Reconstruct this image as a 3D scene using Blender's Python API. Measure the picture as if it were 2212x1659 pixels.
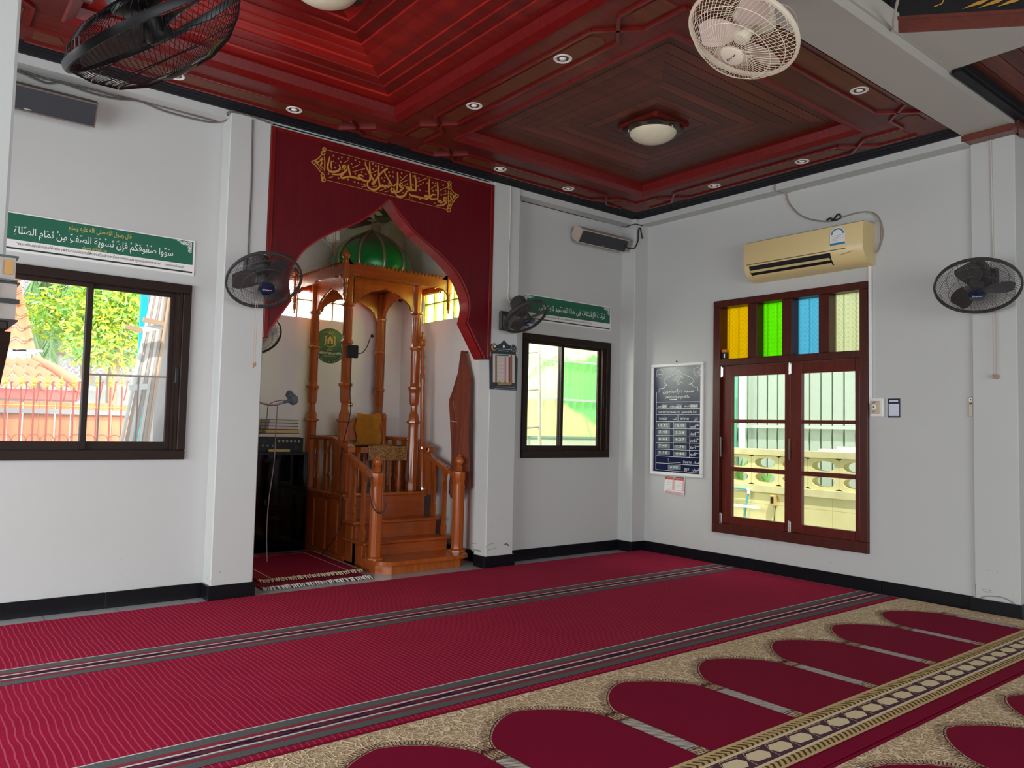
import bpy, math, random
from math import pi, sin, cos, radians, sqrt
from mathutils import Matrix, Vector
SC = bpy.context.scene
for _o in list(bpy.data.objects): bpy.data.objects.remove(_o)
random.seed(7)
# ------------------------------------------------------------------ camera
CAM = Vector((-5.9559, -5.4684, 1.2)); FPX = 1668.24
YAW, PIT, ROLL = radians(-38.5413), radians(3.2390), radians(1.3341)
_f = Vector((-sin(YAW)*cos(PIT), cos(YAW)*cos(PIT), sin(PIT)))
_r0 = Vector((cos(YAW), sin(YAW), 0)); _u0 = _r0.cross(_f)
CR = _r0*cos(ROLL) + _u0*sin(ROLL); CU = -_r0*sin(ROLL) + _u0*cos(ROLL); CF = _f
cd = bpy.data.cameras.new('camera'); cam = bpy.data.objects.new('camera', cd); SC.collection.objects.link(cam)
cam.matrix_world = Matrix(((CR.x, CU.x, -CF.x, CAM.x), (CR.y, CU.y, -CF.y, CAM.y), (CR.z, CU.z, -CF.z, CAM.z), (0, 0, 0, 1)))
cd.sensor_fit = 'HORIZONTAL'; cd.sensor_width = 36; cd.lens = FPX/2212*36; cd.clip_start = 0.02; cd.clip_end = 200
SC.camera = cam
# ------------------------------------------------------------------ world, sun, added fill lamps at unseen doors, exposure
w = bpy.data.worlds.new('sky'); SC.world = w; w.use_nodes = True
bg = w.node_tree.nodes['Background']; bg.inputs[0].default_value = (0.86, 0.93, 1.0, 1); bg.inputs[1].default_value = 1.7
def lamp(name, kind, loc, aim, power, color=(1, 1, 1), size=None):
    d = bpy.data.lights.new(name, kind); d.energy = power; d.color = color
    o = bpy.data.objects.new(name, d); SC.collection.objects.link(o); o.location = loc
    o.rotation_euler = (Vector(aim)-Vector(loc)).to_track_quat('-Z', 'Y').to_euler()
    if kind == 'AREA': d.shape = 'RECTANGLE'; d.size, d.size_y = size
    if kind == 'SUN': d.angle = radians(0.6)
    return o
lamp('sun', 'SUN', (0, 0, 20), (6.0, 9.0, 0), 5.5, (1, 0.95, 0.86))
lamp('added_hall_fill', 'AREA', (-8.9, -3.0, 1.25), (-5.4, -2.6, -1.25), 300, (0.90, 0.96, 1.0), (4.6, 1.9))  # area fill added to brighten the hall; the doors are unseen
lamp('added_hall_fill', 'AREA', (-4.6, -9.2, 1.5), (-4.1, -5.0, -1.3), 150, (0.97, 0.98, 1.0), (5.0, 2.2))
lamp('glass_block_daylight', 'AREA', (-2.9, 2.2, 2.5), (-2.9, 0, 2.5), 760, (1, 0.90, 0.84), (1.3, 0.8))
lamp('glass_block_daylight', 'AREA', (-1.35, 0.8, 2.45), (-3, 0.8, 2.5), 210, (0.95, 1, 0.9), (0.9, 0.8))
SC.view_settings.view_transform = 'Standard'; SC.view_settings.look = 'None'
SC.view_settings.gamma = 1; SC.view_settings.use_curve_mapping = False
SC.view_settings.exposure = 0.0
try:
    SC.cycles.use_denoising = True; SC.cycles.denoiser = 'OPENIMAGEDENOISE'
    SC.cycles.max_bounces = 8; SC.cycles.diffuse_bounces = 5; SC.cycles.glossy_bounces = 4; SC.cycles.transparent_max_bounces = 12
    SC.cycles.sample_clamp_indirect = 6; SC.cycles.caustics_reflective = False; SC.cycles.caustics_refractive = False
except Exception: pass
# ------------------------------------------------------------------ helpers
def U(px, py, ax, val):                      # photo pixel -> point on the plane ax = val
    d = CR*((px-1106)/FPX) - CU*((py-829.5)/FPX) + CF; i = 'xyz'.index(ax)
    return CAM + d*((val-CAM[i])/d[i])
def TF(y=0.0): return Matrix(((1, 0, 0, 0), (0, 0, -1, y), (0, 1, 0, 0), (0, 0, 0, 1)))     # front wall: local x,y -> x,z ; local z -> towards room
def TR(x=0.0): return Matrix(((0, 0, -1, x), (-1, 0, 0, 0), (0, 1, 0, 0), (0, 0, 0, 1)))    # right wall: local x -> -y, local y -> z
def frame(o, z, up=(0, 0, 1)):               # matrix with local Z along z
    z = Vector(z).normalized(); up = Vector(up)
    if abs(z.dot(up)) > .98: up = Vector((0, 1, 0))
    x = up.cross(z).normalized(); y = z.cross(x); o = Vector(o)
    return Matrix(((x.x, y.x, z.x, o.x), (x.y, y.y, z.y, o.y), (x.z, y.z, z.z, o.z), (0, 0, 0, 1)))
WM = {}
class M:
    def __init__(s, T=None): s.v = []; s.f = []; s.m = []; s.T = T
    def add(s, vs, fs, mi=0, T=None):
        T = T if T is not None else s.T; b = len(s.v)
        for p in vs:
            p = Vector(p); s.v.append(T @ p if T is not None else p)
        for f in fs: s.f.append([b+i for i in f]); s.m.append(mi)
        return s
    def box(s, x0, y0, z0, x1, y1, z1, mi=0, T=None):
        x0, x1 = min(x0, x1), max(x0, x1); y0, y1 = min(y0, y1), max(y0, y1); z0, z1 = min(z0, z1), max(z0, z1)
        return s.add([(x0,y0,z0),(x1,y0,z0),(x1,y1,z0),(x0,y1,z0),(x0,y0,z1),(x1,y0,z1),(x1,y1,z1),(x0,y1,z1)],
                     [(0,3,2,1),(4,5,6,7),(0,1,5,4),(1,2,6,5),(2,3,7,6),(3,0,4,7)], mi, T)
    def cbox(s, x0, y0, z0, x1, y1, z1, c=.004, mi=0, T=None):     # box with chamfered edges
        x0, x1 = min(x0, x1), max(x0, x1); y0, y1 = min(y0, y1), max(y0, y1); z0, z1 = min(z0, z1), max(z0, z1)
        c = min(c, (x1-x0)/2.01, (y1-y0)/2.01, (z1-z0)/2.01); vs = []
        for X, sx in ((x0, 1), (x1, -1)):
            for Y, sy in ((y0, 1), (y1, -1)):
                for Z, sz in ((z0, 1), (z1, -1)): vs += [(X, Y+sy*c, Z+sz*c), (X+sx*c, Y, Z+sz*c), (X+sx*c, Y+sy*c, Z)]
        def I(a, b, d, k): return (a*4+b*2+d)*3+k
        fs = []
        for a in (0, 1):
            q = [I(a,0,0,0), I(a,1,0,0), I(a,1,1,0), I(a,0,1,0)]; fs.append(q if a else q[::-1])
            q = [I(0,a,0,1), I(1,a,0,1), I(1,a,1,1), I(0,a,1,1)]; fs.append(q[::-1] if a else q)
            q = [I(0,0,a,2), I(1,0,a,2), I(1,1,a,2), I(0,1,a,2)]; fs.append(q if a else q[::-1])
        for a in (0, 1):
            for b in (0, 1):
                fs.append([I(a,b,0,0), I(a,b,1,0), I(a,b,1,1), I(a,b,0,1)])
                fs.append([I(a,0,b,0), I(a,1,b,0), I(a,1,b,2), I(a,0,b,2)])
                fs.append([I(0,a,b,1), I(1,a,b,1), I(1,a,b,2), I(0,a,b,2)])
        for a in (0, 1):
            for b in (0, 1):
                for d in (0, 1): fs.append([I(a,b,d,0), I(a,b,d,1), I(a,b,d,2)])
        return s.add(vs, fs, mi, T)
    def bar(s, p, q, w, h, up=(0, 0, 1), mi=0, T=None):           # rectangular bar p->q, w sideways, h along up
        p, q = Vector(p), Vector(q); d = q-p; L = d.length; d.normalize(); up = Vector(up)
        x = d.cross(up).normalized(); y = x.cross(d)
        vs = [p + x*(a*w/2) + y*(b*h/2) + d*c for c in (0, L) for a, b in ((-1,-1),(1,-1),(1,1),(-1,1))]
        return s.add(vs, [(0,1,2,3),(4,7,6,5),(0,4,5,1),(1,5,6,2),(2,6,7,3),(3,7,4,0)], mi, T)
    def tube(s, pts, r, n=8, closed=False, mi=0, T=None):
        P = [Vector(p) for p in pts]; k = len(P); R = r if isinstance(r, (list, tuple)) else [r]*k
        vs = []; fs = []; X = None
        for i in range(k):
            a = P[(i-1) % k] if (i > 0 or closed) else P[i]; b = P[(i+1) % k] if (i < k-1 or closed) else P[i]
            d = (b-a).normalized()
            if X is None:
                X = Vector((0, 0, 1)).cross(d)
                if X.length < .1: X = Vector((0, 1, 0)).cross(d)
            X = (X - d*X.dot(d)).normalized(); Y = d.cross(X)
            for j in range(n):
                t = 2*pi*j/n; vs.append(P[i] + (X*cos(t) + Y*sin(t))*R[i])
        for i in range(k if closed else k-1):
            for j in range(n):
                a, b = i*n, ((i+1) % k)*n; fs.append((a+j, a+(j+1) % n, b+(j+1) % n, b+j))
        if not closed: fs += [tuple(range(n))[::-1], tuple(range((k-1)*n, k*n))]
        return s.add(vs, fs, mi, T)
    def lathe(s, prof, n=16, T=None, mi=0, off=0.0, cap=True):              # profile of (radius, height)
        vs = []; fs = []
        for r, z in prof:
            for j in range(n):
                t = 2*pi*(j+off)/n; vs.append((r*cos(t), r*sin(t), z))
        for i in range(len(prof)-1):
            for j in range(n): fs.append((i*n+j, i*n+(j+1) % n, (i+1)*n+(j+1) % n, (i+1)*n+j))
        if cap and prof[0][0] > 1e-5: fs.append(tuple(range(n))[::-1])
        if cap and prof[-1][0] > 1e-5: fs.append(tuple(range((len(prof)-1)*n, len(prof)*n)))
        return s.add(vs, fs, mi, T)
    def prism(s, poly, z0, z1, T=None, mi=0):                     # polygon in local xy, from z0 to z1
        n = len(poly); vs = [(x, y, z0) for x, y in poly] + [(x, y, z1) for x, y in poly]
        fs = [tuple(range(n))[::-1], tuple(range(n, 2*n))] + [(i, (i+1) % n, n+(i+1) % n, n+i) for i in range(n)]
        return s.add(vs, fs, mi, T)
    def flat(s, poly, z=0.0, T=None, mi=0): return s.add([(x, y, z) for x, y in poly], [tuple(range(len(poly)))], mi, T)
    def stroke(s, pts, wd, z=0.0, T=None, mi=0, closed=False):    # flat pen stroke of varying width in local xy
        P = [Vector((p[0], p[1])) for p in pts]; k = len(P); W = wd if isinstance(wd, (list, tuple)) else [wd]*k
        vs = []; fs = []
        for i in range(k):
            a = P[(i-1) % k] if (i > 0 or closed) else P[i]; b = P[(i+1) % k] if (i < k-1 or closed) else P[i]
            d = (b-a); d = d.normalized() if d.length > 1e-9 else Vector((1, 0)); nn = Vector((-d.y, d.x))*W[i]/2
            vs += [(P[i].x+nn.x, P[i].y+nn.y, z), (P[i].x-nn.x, P[i].y-nn.y, z)]
        for i in range(k if closed else k-1):
            a, b = 2*i, 2*((i+1) % k); fs.append((a, a+1, b+1, b))
        return s.add(vs, fs, mi, T)
    def text(s, t, x, y, size, width=None, align='l', z=0.0, T=None, mi=0, squash=1.0):
        vs, fs, x0, x1 = text_geo(t); wd = max(x1-x0, 1e-6); k = size if width is None else width/wd
        sx = k if width is not None else size*squash; tot = wd*sx
        ox = x - {'l': 0, 'c': tot/2, 'r': tot}[align]
        return s.add([(ox+(a-x0)*sx, y+b*size, z) for a, b in vs], fs, mi, T)
    def build(s, name, mats, parent=None, smooth=0.0):
        me = bpy.data.meshes.new(name)
        inv = WM[parent.name].inverted() if parent is not None else None
        me.from_pydata([tuple(inv @ p) if inv is not None else tuple(p) for p in s.v], [], s.f)
        mats = mats if isinstance(mats, (list, tuple)) else [mats]
        for m in mats: me.materials.append(m)
        if len(mats) > 1: me.polygons.foreach_set('material_index', s.m)
        if smooth:
            me.polygons.foreach_set('use_smooth', [True]*len(me.polygons)); me.set_sharp_from_angle(angle=radians(smooth))
        me.validate(); me.update()
        o = bpy.data.objects.new(name, me); SC.collection.objects.link(o)
        WM[o.name] = WM[parent.name].copy() if parent is not None else Matrix.Identity(4)
        if parent is not None: o.parent = parent
        return o
_tc = {}
def text_geo(t):
    if t not in _tc:
        cu = bpy.data.curves.new('t', 'FONT'); cu.body = t; cu.resolution_u = 2; cu.fill_mode = 'FRONT'
        o = bpy.data.objects.new('t', cu); SC.collection.objects.link(o); bpy.context.view_layer.update()
        me = o.evaluated_get(bpy.context.evaluated_depsgraph_get()).to_mesh()
        vs = [(p.co.x, p.co.y) for p in me.vertices]; fs = [tuple(p.vertices) for p in me.polygons]
        bpy.data.objects.remove(o); bpy.data.curves.remove(cu)
        xs = [p[0] for p in vs] or [0, 1]; _tc[t] = (vs, fs, min(xs), max(xs))
    return _tc[t]
_AF = {}
for _c, _b, _n in ((0x627,0xFE8D,2),(0x623,0xFE83,2),(0x625,0xFE87,2),(0x622,0xFE81,2),(0x628,0xFE8F,4),(0x629,0xFE93,2),(0x62A,0xFE95,4),(0x62B,0xFE99,4),
    (0x62C,0xFE9D,4),(0x62D,0xFEA1,4),(0x62E,0xFEA5,4),(0x62F,0xFEA9,2),(0x630,0xFEAB,2),(0x631,0xFEAD,2),(0x632,0xFEAF,2),(0x633,0xFEB1,4),(0x634,0xFEB5,4),
    (0x635,0xFEB9,4),(0x636,0xFEBD,4),(0x637,0xFEC1,4),(0x638,0xFEC5,4),(0x639,0xFEC9,4),(0x63A,0xFECD,4),(0x641,0xFED1,4),(0x642,0xFED5,4),(0x643,0xFED9,4),
    (0x644,0xFEDD,4),(0x645,0xFEE1,4),(0x646,0xFEE5,4),(0x647,0xFEE9,4),(0x648,0xFEED,2),(0x649,0xFEEF,2),(0x64A,0xFEF1,4)): _AF[_c] = (_b, _n)
def arab(t):                                  # joins Arabic letters and puts them in drawing order
    t = t.replace('\u0644\u0627', '\uFEFB'); L = []
    for ch in t:
        if 0x64B <= ord(ch) <= 0x652 and L: L[-1][1].append(ch)
        else: L.append([ch, []])
    out = []
    for i, (ch, mk) in enumerate(L):
        c = ord(ch); pj = i > 0 and ord(L[i-1][0]) in _AF and _AF[ord(L[i-1][0])][1] == 4
        if ch == '\uFEFB': g = '\uFEFC' if pj else '\uFEFB'
        elif c in _AF:
            b, n = _AF[c]; nx = ord(L[i+1][0]) if i+1 < len(L) else 0; nj = n == 4 and (nx in _AF or nx == 0xFEFB)
            g = chr(b + ((3 if nj else 1) if pj else (2 if nj else 0)))
        else: g = ch
        out.append(''.join(mk)+g)
    return ''.join(reversed(out))
def tag(o, label=None, cat=None, group=None, kind=None):
    if label: o['label'] = label
    if cat: o['category'] = cat
    if group: o['group'] = group
    if kind: o['kind'] = kind
    return o
def thing(name, label, cat, loc=(0, 0, 0), rz=0.0, group=None):
    o = bpy.data.objects.new(name, None); SC.collection.objects.link(o); o.empty_display_size = .05
    o.location = loc; o.rotation_euler = (0, 0, rz); WM[o.name] = Matrix.Translation(loc) @ Matrix.Rotation(rz, 4, 'Z')
    return tag(o, label, cat, group)
def copy_tree(o, parent=None):
    c = o.copy(); SC.collection.objects.link(c); c.parent = parent; WM[c.name] = WM[o.name].copy()
    for ch in [x for x in bpy.data.objects if x.parent == o]: copy_tree(ch, c)
    return c
def dup(o, loc, rz=0.0, label=None, group=None):
    c = copy_tree(o); c.location = loc; c.rotation_euler = (0, 0, rz)
    if label: c['label'] = label
    if group: c['group'] = group
    return c
def struct(o): o['kind'] = 'structure'; return o
def bez(pts, n=6):                            # smooth curve through points (Catmull-Rom)
    P = [Vector(p) for p in pts]; out = []
    for i in range(len(P)-1):
        a = P[max(i-1, 0)]; b = P[i]; c = P[i+1]; d = P[min(i+2, len(P)-1)]
        for k in range(n):
            t = k/n; out.append(.5*((2*b)+(c-a)*t+(2*a-5*b+4*c-d)*t*t+(3*b-a-3*c+d)*t**3))
    out.append(P[-1]); return out
def circ(cx, cy, r, n=24, a0=0, a1=2*pi): return [(cx+r*cos(a0+(a1-a0)*i/n), cy+r*sin(a0+(a1-a0)*i/n)) for i in range(n)]
# ------------------------------------------------------------------ materials
class NT:
    def __init__(s, name):
        s.mat = bpy.data.materials.new(name); s.mat.use_nodes = True; s.t = s.mat.node_tree; s.b = s.t.nodes['Principled BSDF']; s.out = s.t.nodes['Material Output']
    def n(s, kind, **kw):
        o = s.t.nodes.new('ShaderNode'+kind)
        for k, v in kw.items(): setattr(o, k, v)
        return o
    def l(s, a, b): s.t.links.new(a, b)
    def v(s, x, sock):
        if isinstance(x, (int, float)): sock.default_value = x
        elif isinstance(x, (tuple, list)): sock.default_value = tuple(x)+((1,) if len(x) == 3 and len(sock.default_value) == 4 else ())
        else: s.l(x, sock)
    def math(s, op, a, b=0.0, c=None, clamp=False):
        o = s.n('Math', operation=op, use_clamp=clamp); s.v(a, o.inputs[0]); s.v(b, o.inputs[1])
        if c is not None: s.v(c, o.inputs[2])
        return o.outputs[0]
    def mix(s, f, a, b):
        o = s.n('MixRGB'); s.v(f, o.inputs[0]); s.v(a, o.inputs[1]); s.v(b, o.inputs[2]); return o.outputs[0]
    def ramp(s, f, stops):
        o = s.n('ValToRGB'); e = o.color_ramp.elements
        while len(e) < len(stops): e.new(.5)
        for i, (p, c) in enumerate(stops): e[i].position = p; e[i].color = tuple(c)+(1,)
        s.v(f, o.inputs[0]); return o.outputs[0]
    def pos(s, scale=(1, 1, 1), obj=True):
        tc = s.n('TexCoord'); mp = s.n('Mapping'); s.l(tc.outputs['Object'], mp.inputs[0]); mp.inputs['Scale'].default_value = scale; return mp.outputs[0]
    def xyz(s):
        g = s.n('NewGeometry'); x = s.n('SeparateXYZ'); s.l(g.outputs['Position'], x.inputs[0]); return x.outputs
    def noise(s, vec, scale, detail=3, rough=.5):
        o = s.n('TexNoise'); s.l(vec, o.inputs['Vector']); o.inputs['Scale'].default_value = scale; o.inputs['Detail'].default_value = detail; o.inputs['Roughness'].default_value = rough; return o.outputs['Fac']
    def bump(s, h, strength=.3, dist=.01):
        o = s.n('Bump'); o.inputs['Strength'].default_value = strength; o.inputs['Distance'].default_value = dist; s.l(h, o.inputs['Height']); s.l(o.outputs[0], s.b.inputs['Normal'])
    def fin(s, col, rough=.5, spec=.5, metal=0.0, coat=0.0):
        s.v(col, s.b.inputs['Base Color']); s.v(rough, s.b.inputs['Roughness']); s.b.inputs['Specular IOR Level'].default_value = spec
        s.b.inputs['Metallic'].default_value = metal; s.b.inputs['Coat Weight'].default_value = coat; s.b.inputs['Coat Roughness'].default_value = .12
        return s.mat
MAT = {}
def P(name, col, rough=.5, var=.06, scale=20, spec=.5, metal=0.0, coat=0.0, bump=0.0):
    if name in MAT: return MAT[name]
    k = NT(name); ps = k.pos(); f = k.noise(ps, scale)
    c = k.mix(f, tuple(max(0, x*(1-var)) for x in col), tuple(min(1, x*(1+var)) for x in col))
    if bump: k.bump(f, bump, .005)
    MAT[name] = k.fin(c, rough, spec, metal, coat); return MAT[name]
def WOOD(name, dark, light, rough=.3, coat=.4, axis=2, island=.0, grain=14, spec=.5):
    k = NT(name); sc = [grain*3.2]*3; sc[axis] = grain*.25
    f = k.noise(k.pos(tuple(sc)), 1.0, 5, .6); c = k.mix(k.ramp(f, [(.3, (0, 0, 0)), (.7, (1, 1, 1))]), dark, light)
    if island:
        g = k.n('NewGeometry'); hs = k.n('HueSaturation'); k.l(c, hs.inputs['Color'])
        k.v(k.math('ADD', k.math('MULTIPLY', g.outputs['Random Per Island'], 2*island), 1-island), hs.inputs['Value']); c = hs.outputs[0]
    return k.fin(c, rough, spec, 0, coat)
def plaster(name, col, dirt=True):
    k = NT(name); ps = k.pos(); f = k.noise(ps, 1.3, 4, .6); c = k.mix(f, tuple(x*.95 for x in col), tuple(min(1, x*1.03) for x in col))
    if dirt:                                   # scuffs and damp specks low on the wall
        z = k.xyz()[2]; low = k.math('SUBTRACT', 1.0, k.math('DIVIDE', k.math('SUBTRACT', z, .1), .42), clamp=True)
        sp = k.noise(ps, 38, 3, .7); pt = k.noise(ps, 3.1, 2)
        m = k.math('MULTIPLY', k.math('GREATER_THAN', sp, .66), k.math('MULTIPLY', k.math('GREATER_THAN', pt, .58), k.math('MULTIPLY', low, .8)))
        c = k.mix(m, c, (.22, .19, .17))
    k.bump(k.noise(ps, 60, 3), .05, .004); return k.fin(c, .62, .3)
m_wall = plaster('white_wall_paint', (.53, .537, .518)); m_niche = plaster('niche_wall_paint', (.80, .775, .75), False)
m_soffit = plaster('cream_soffit_paint', (.47, .445, .40), False)
m_black = P('black_stone_skirting', (.006, .006, .008), .3, .3, 30, .2); m_cove = P('charcoal_cornice', (.010, .010, .013), .5, .2, 8, .2)
m_frame = P('dark_brown_aluminium', (.022, .012, .009), .45, .1, 12, .15); m_chrome = P('polished_steel', (.75, .75, .77), .16, .04, metal=1.0)
m_panelred = WOOD('red_varnished_board', (.085, .0025, .006), (.125, .004, .009), .4, .06, 2, 0, 10, .25)
m_archedge = WOOD('red_arch_edge', (.22, .008, .012), (.30, .012, .016), .25, .6, 1)
m_gold = P('gold_paint', (.50, .25, .035), .45, .15, 40); m_trimred = WOOD('red_trim', (.12, .004, .004), (.18, .007, .006), .32, .2, 2, 0, 14, .3)
m_plank = WOOD('brown_red_plank', (.075, .013, .006), (.135, .026, .011), .42, .06, 0, .42, 5, .25)
m_plankB = WOOD('carpet_lit_plank', (.17, .005, .004), (.30, .011, .007), .38, .1, 0, .55, 5, .3)  # left coffer's planks: red bounce from the carpet painted into the colour
m_cpanel = WOOD('rust_brown_panel', (.115, .026, .009), (.165, .040, .014), .45, .05, 0, 0, 8, .25)
m_cboard = WOOD('mahogany_board', (.085, .008, .006), (.135, .014, .009), .4, .08, 0, .3, 6, .25); m_bead = WOOD('red_bead', (.12, .007, .005), (.18, .011, .008), .3, .25, 0, 0, 14, .3)
m_minbar = WOOD('orange_teak', (.27, .056, .008), (.40, .095, .014), .26, .3, 2, 0, 9, .4); m_minbard = WOOD('orange_teak_board', (.24, .044, .007), (.35, .074, .011), .28, .3, 0, .10, 9, .4)
m_winwood = WOOD('dark_red_teak', (.05, .008, .005), (.085, .014, .008), .4, .08, 2, 0, 8, .25); m_sash = WOOD('red_teak_sash', (.08, .008, .004), (.125, .014, .007), .38, .1, 2, 0, 8, .25)
m_white = P('white_plastic', (.80, .79, .76), .4, .03); m_cream = P('aged_cream_plastic', (.74, .58, .28), .38, .04, 6); m_blackp = P('black_plastic', (.010, .010, .011), .42, .15, 20, .3)
m_greyp = P('charcoal_plastic', (.05, .047, .045), .45, .1, 20, .3); m_cable = P('grey_cable', (.13, .11, .10), .6, .1); m_cablew = P('cream_cable', (.55, .50, .45), .6, .06)
m_green = P('banner_green', (.003, .115, .060), .45, .05, 3); m_paper = P('white_print', (.80, .79, .76), .5, .02); m_ink = P('dark_green_ink', (.01, .035, .03), .6, .05); m_yel = P('yellow_ink', (.62, .56, .10), .5, .05)
m_navy = P('navy_board', (.005, .009, .045), .22, .1, 4, .3); m_silver = P('silver_slot', (.42, .45, .44), .3, .06); m_letter = P('white_letter', (.86, .88, .86), .45, .02)
m_tile = None
def glass_mat():
    k = NT('clear_window_glass'); tr = k.n('BsdfTransparent'); gl = k.n('BsdfGlossy'); gl.inputs['Roughness'].default_value = .03; mx = k.n('MixShader'); mx.inputs[0].default_value = .012
    tr.inputs[0].default_value = (.97, .985, .975, 1); k.l(tr.outputs[0], mx.inputs[1]); k.l(gl.outputs[0], mx.inputs[2]); k.l(mx.outputs[0], k.out.inputs[0]); return k.mat
m_glass = glass_mat()
def tint_mat(name, col, pat=26):
    k = NT(name); ps = k.pos((pat, pat, pat)); vo = k.n('TexVoronoi', feature='F1', distance='MANHATTAN'); k.l(ps, vo.inputs['Vector']); vo.inputs['Scale'].default_value = 1; vo.inputs['Randomness'].default_value = .0
    f = k.ramp(vo.outputs['Distance'], [(.15, (.72,)*3), (.45, (1,)*3), (.6, (.8,)*3)]); c = k.n('MixRGB', blend_type='MULTIPLY'); c.inputs[0].default_value = 1; k.l(f, c.inputs[1]); c.inputs[2].default_value = tuple(col)+(1,)
    tr = k.n('BsdfTransparent'); tl = k.n('BsdfTranslucent'); k.l(c.outputs[0], tr.inputs[0]); k.l(c.outputs[0], tl.inputs[0]); mx = k.n('MixShader'); mx.inputs[0].default_value = .35
    k.l(tr.outputs[0], mx.inputs[1]); k.l(tl.outputs[0], mx.inputs[2]); k.l(mx.outputs[0], k.out.inputs[0]); return k.mat
def block_mat(name, col):
    k = NT(name); ps = k.pos(); f = k.noise(ps, 26, 2); c = k.mix(k.ramp(f, [(.42, (0,)*3), (.58, (1,)*3)]), tuple(x*.82 for x in col), col); tl = k.n('BsdfTranslucent'); k.l(c, tl.inputs[0]); gl = k.n('BsdfGlossy'); gl.inputs['Roughness'].default_value = .15
    mx = k.n('MixShader'); mx.inputs[0].default_value = .06; k.l(tl.outputs[0], mx.inputs[1]); k.l(gl.outputs[0], mx.inputs[2]); k.l(mx.outputs[0], k.out.inputs[0]); return k.mat
# ================================================================== SETTING
X0, Y0, HC = -9.0, -9.3, 3.38
def wall(name, T, u0, u1, z0, z1, holes, th, mat, back=0.0):
    m = M(T); us = sorted(set([u0, u1]+[h[0] for h in holes]+[h[1] for h in holes])); zs = sorted(set([z0, z1]+[h[2] for h in holes]+[h[3] for h in holes]))
    inside = lambda a, b: any(h[0] < a < h[1] and h[2] < b < h[3] for h in holes)
    for i in range(len(us)-1):
        for j in range(len(zs)-1):
            if inside((us[i]+us[i+1])/2, (zs[j]+zs[j+1])/2): continue
            a, b, c, d = us[i], us[i+1], zs[j], zs[j+1]; z = back
            m.add([(a,c,z),(b,c,z),(b,d,z),(a,d,z),(a,c,z-th),(b,c,z-th),(b,d,z-th),(a,d,z-th)], [(0,1,2,3),(7,6,5,4)])
    for a, b, c, d in holes:
        z = back; m.add([(a,c,z),(b,c,z),(b,d,z),(a,d,z),(a,c,z-th),(b,c,z-th),(b,d,z-th),(a,d,z-th)], [(0,4,5,1),(1,5,6,2),(2,6,7,3),(3,7,4,0)])
    a, b, c, d, z = u0, u1, z0, z1, back
    m.add([(a,c,z),(b,c,z),(b,d,z),(a,d,z),(a,c,z-th),(b,c,z-th),(b,d,z-th),(a,d,z-th)], [(0,4,5,1),(1,5,6,2),(2,6,7,3),(3,7,4,0)])
    return struct(m.build(name, mat))
W1 = (-5.635, -4.42, .937, 2.115); W2 = (-1.488, -.355, .927, 2.074); W3 = (1.024, 2.487, .290, 2.421)
def tile_mat():
    k = NT('grey_floor_tile'); x = k.xyz(); f = k.noise(k.pos(), 6, 4); c = k.mix(f, (.30, .31, .31), (.42, .43, .43))
    gx = k.math('LESS_THAN', k.math('FRACT', k.math('MULTIPLY', x[0], 2.5)), .014); gy = k.math('LESS_THAN', k.math('FRACT', k.math('MULTIPLY', x[1], 2.5)), .014)
    return k.fin(k.mix(k.math('MAXIMUM', gx, gy), c, (.16, .16, .155)), .3, .5)
m = M(); m.box(X0, Y0, -.08, .25, 1.9, 0); struct(m.build('floor', tile_mat()))
wall('wall_front', TF(0), X0, -4.10, 0, 3.5, [W1], .12, m_wall)
wall('wall_front_right', TF(0), -1.83, .2, 0, 3.5, [W2], .12, m_wall)
wall('wall_right', TR(0), -.12, 3.52, 0, 3.5, [W3], .12, m_wall)
wall('wall_right_far', TR(.16), 3.52, -Y0, 0, 3.7, [], .1, m_wall)
# unseen half of the hall behind the camera: walls with wide openings added to hold the fill lamps
wall('wall_left', Matrix(((0, 0, 1, X0), (1, 0, 0, 0), (0, 1, 0, 0), (0, 0, 0, 1))), Y0, .12, 0, 3.7, [(-5.4, -.7, .05, 2.75)], .1, m_wall)
wall('wall_back', Matrix(((-1, 0, 0, 0), (0, 0, 1, Y0), (0, 1, 0, 0), (0, 0, 0, 1))), -.2, -X0, 0, 3.7, [(2.0, 7.2, .05, 2.75)], .1, m_wall)
# niche behind the arch
NX0, NX1, NY = -4.10, -1.85, 1.74
GB = (-3.30, -2.36, 2.232, 2.60); GR = (.28, 1.14, 2.225, 2.60)
wall('wall_niche_back', TF(NY), NX0-.1, NX1+.1, 0, 3.4, [GB], .1, m_niche)
wall('wall_niche_right', Matrix(((0, 0, -1, NX1), (1, 0, 0, 0), (0, 1, 0, 0), (0, 0, 0, 1))), .0, NY, 0, 3.4, [GR], .1, m_niche)
wall('wall_niche_left', Matrix(((0, 0, 1, NX0), (1, 0, 0, 0), (0, 1, 0, 0), (0, 0, 0, 1))), .0, NY, 0, 3.4, [], .1, m_niche)
m = M(); m.box(NX0-.1, 0, 3.30, NX1+.1, NY+.1, 3.42); struct(m.build('ceiling_niche', [m_niche, m_panelred]))
m = M(); m.box(-2.04, 1.562, 0, NX1, NY, 3.30); struct(m.build('pillar', m_niche))
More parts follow.
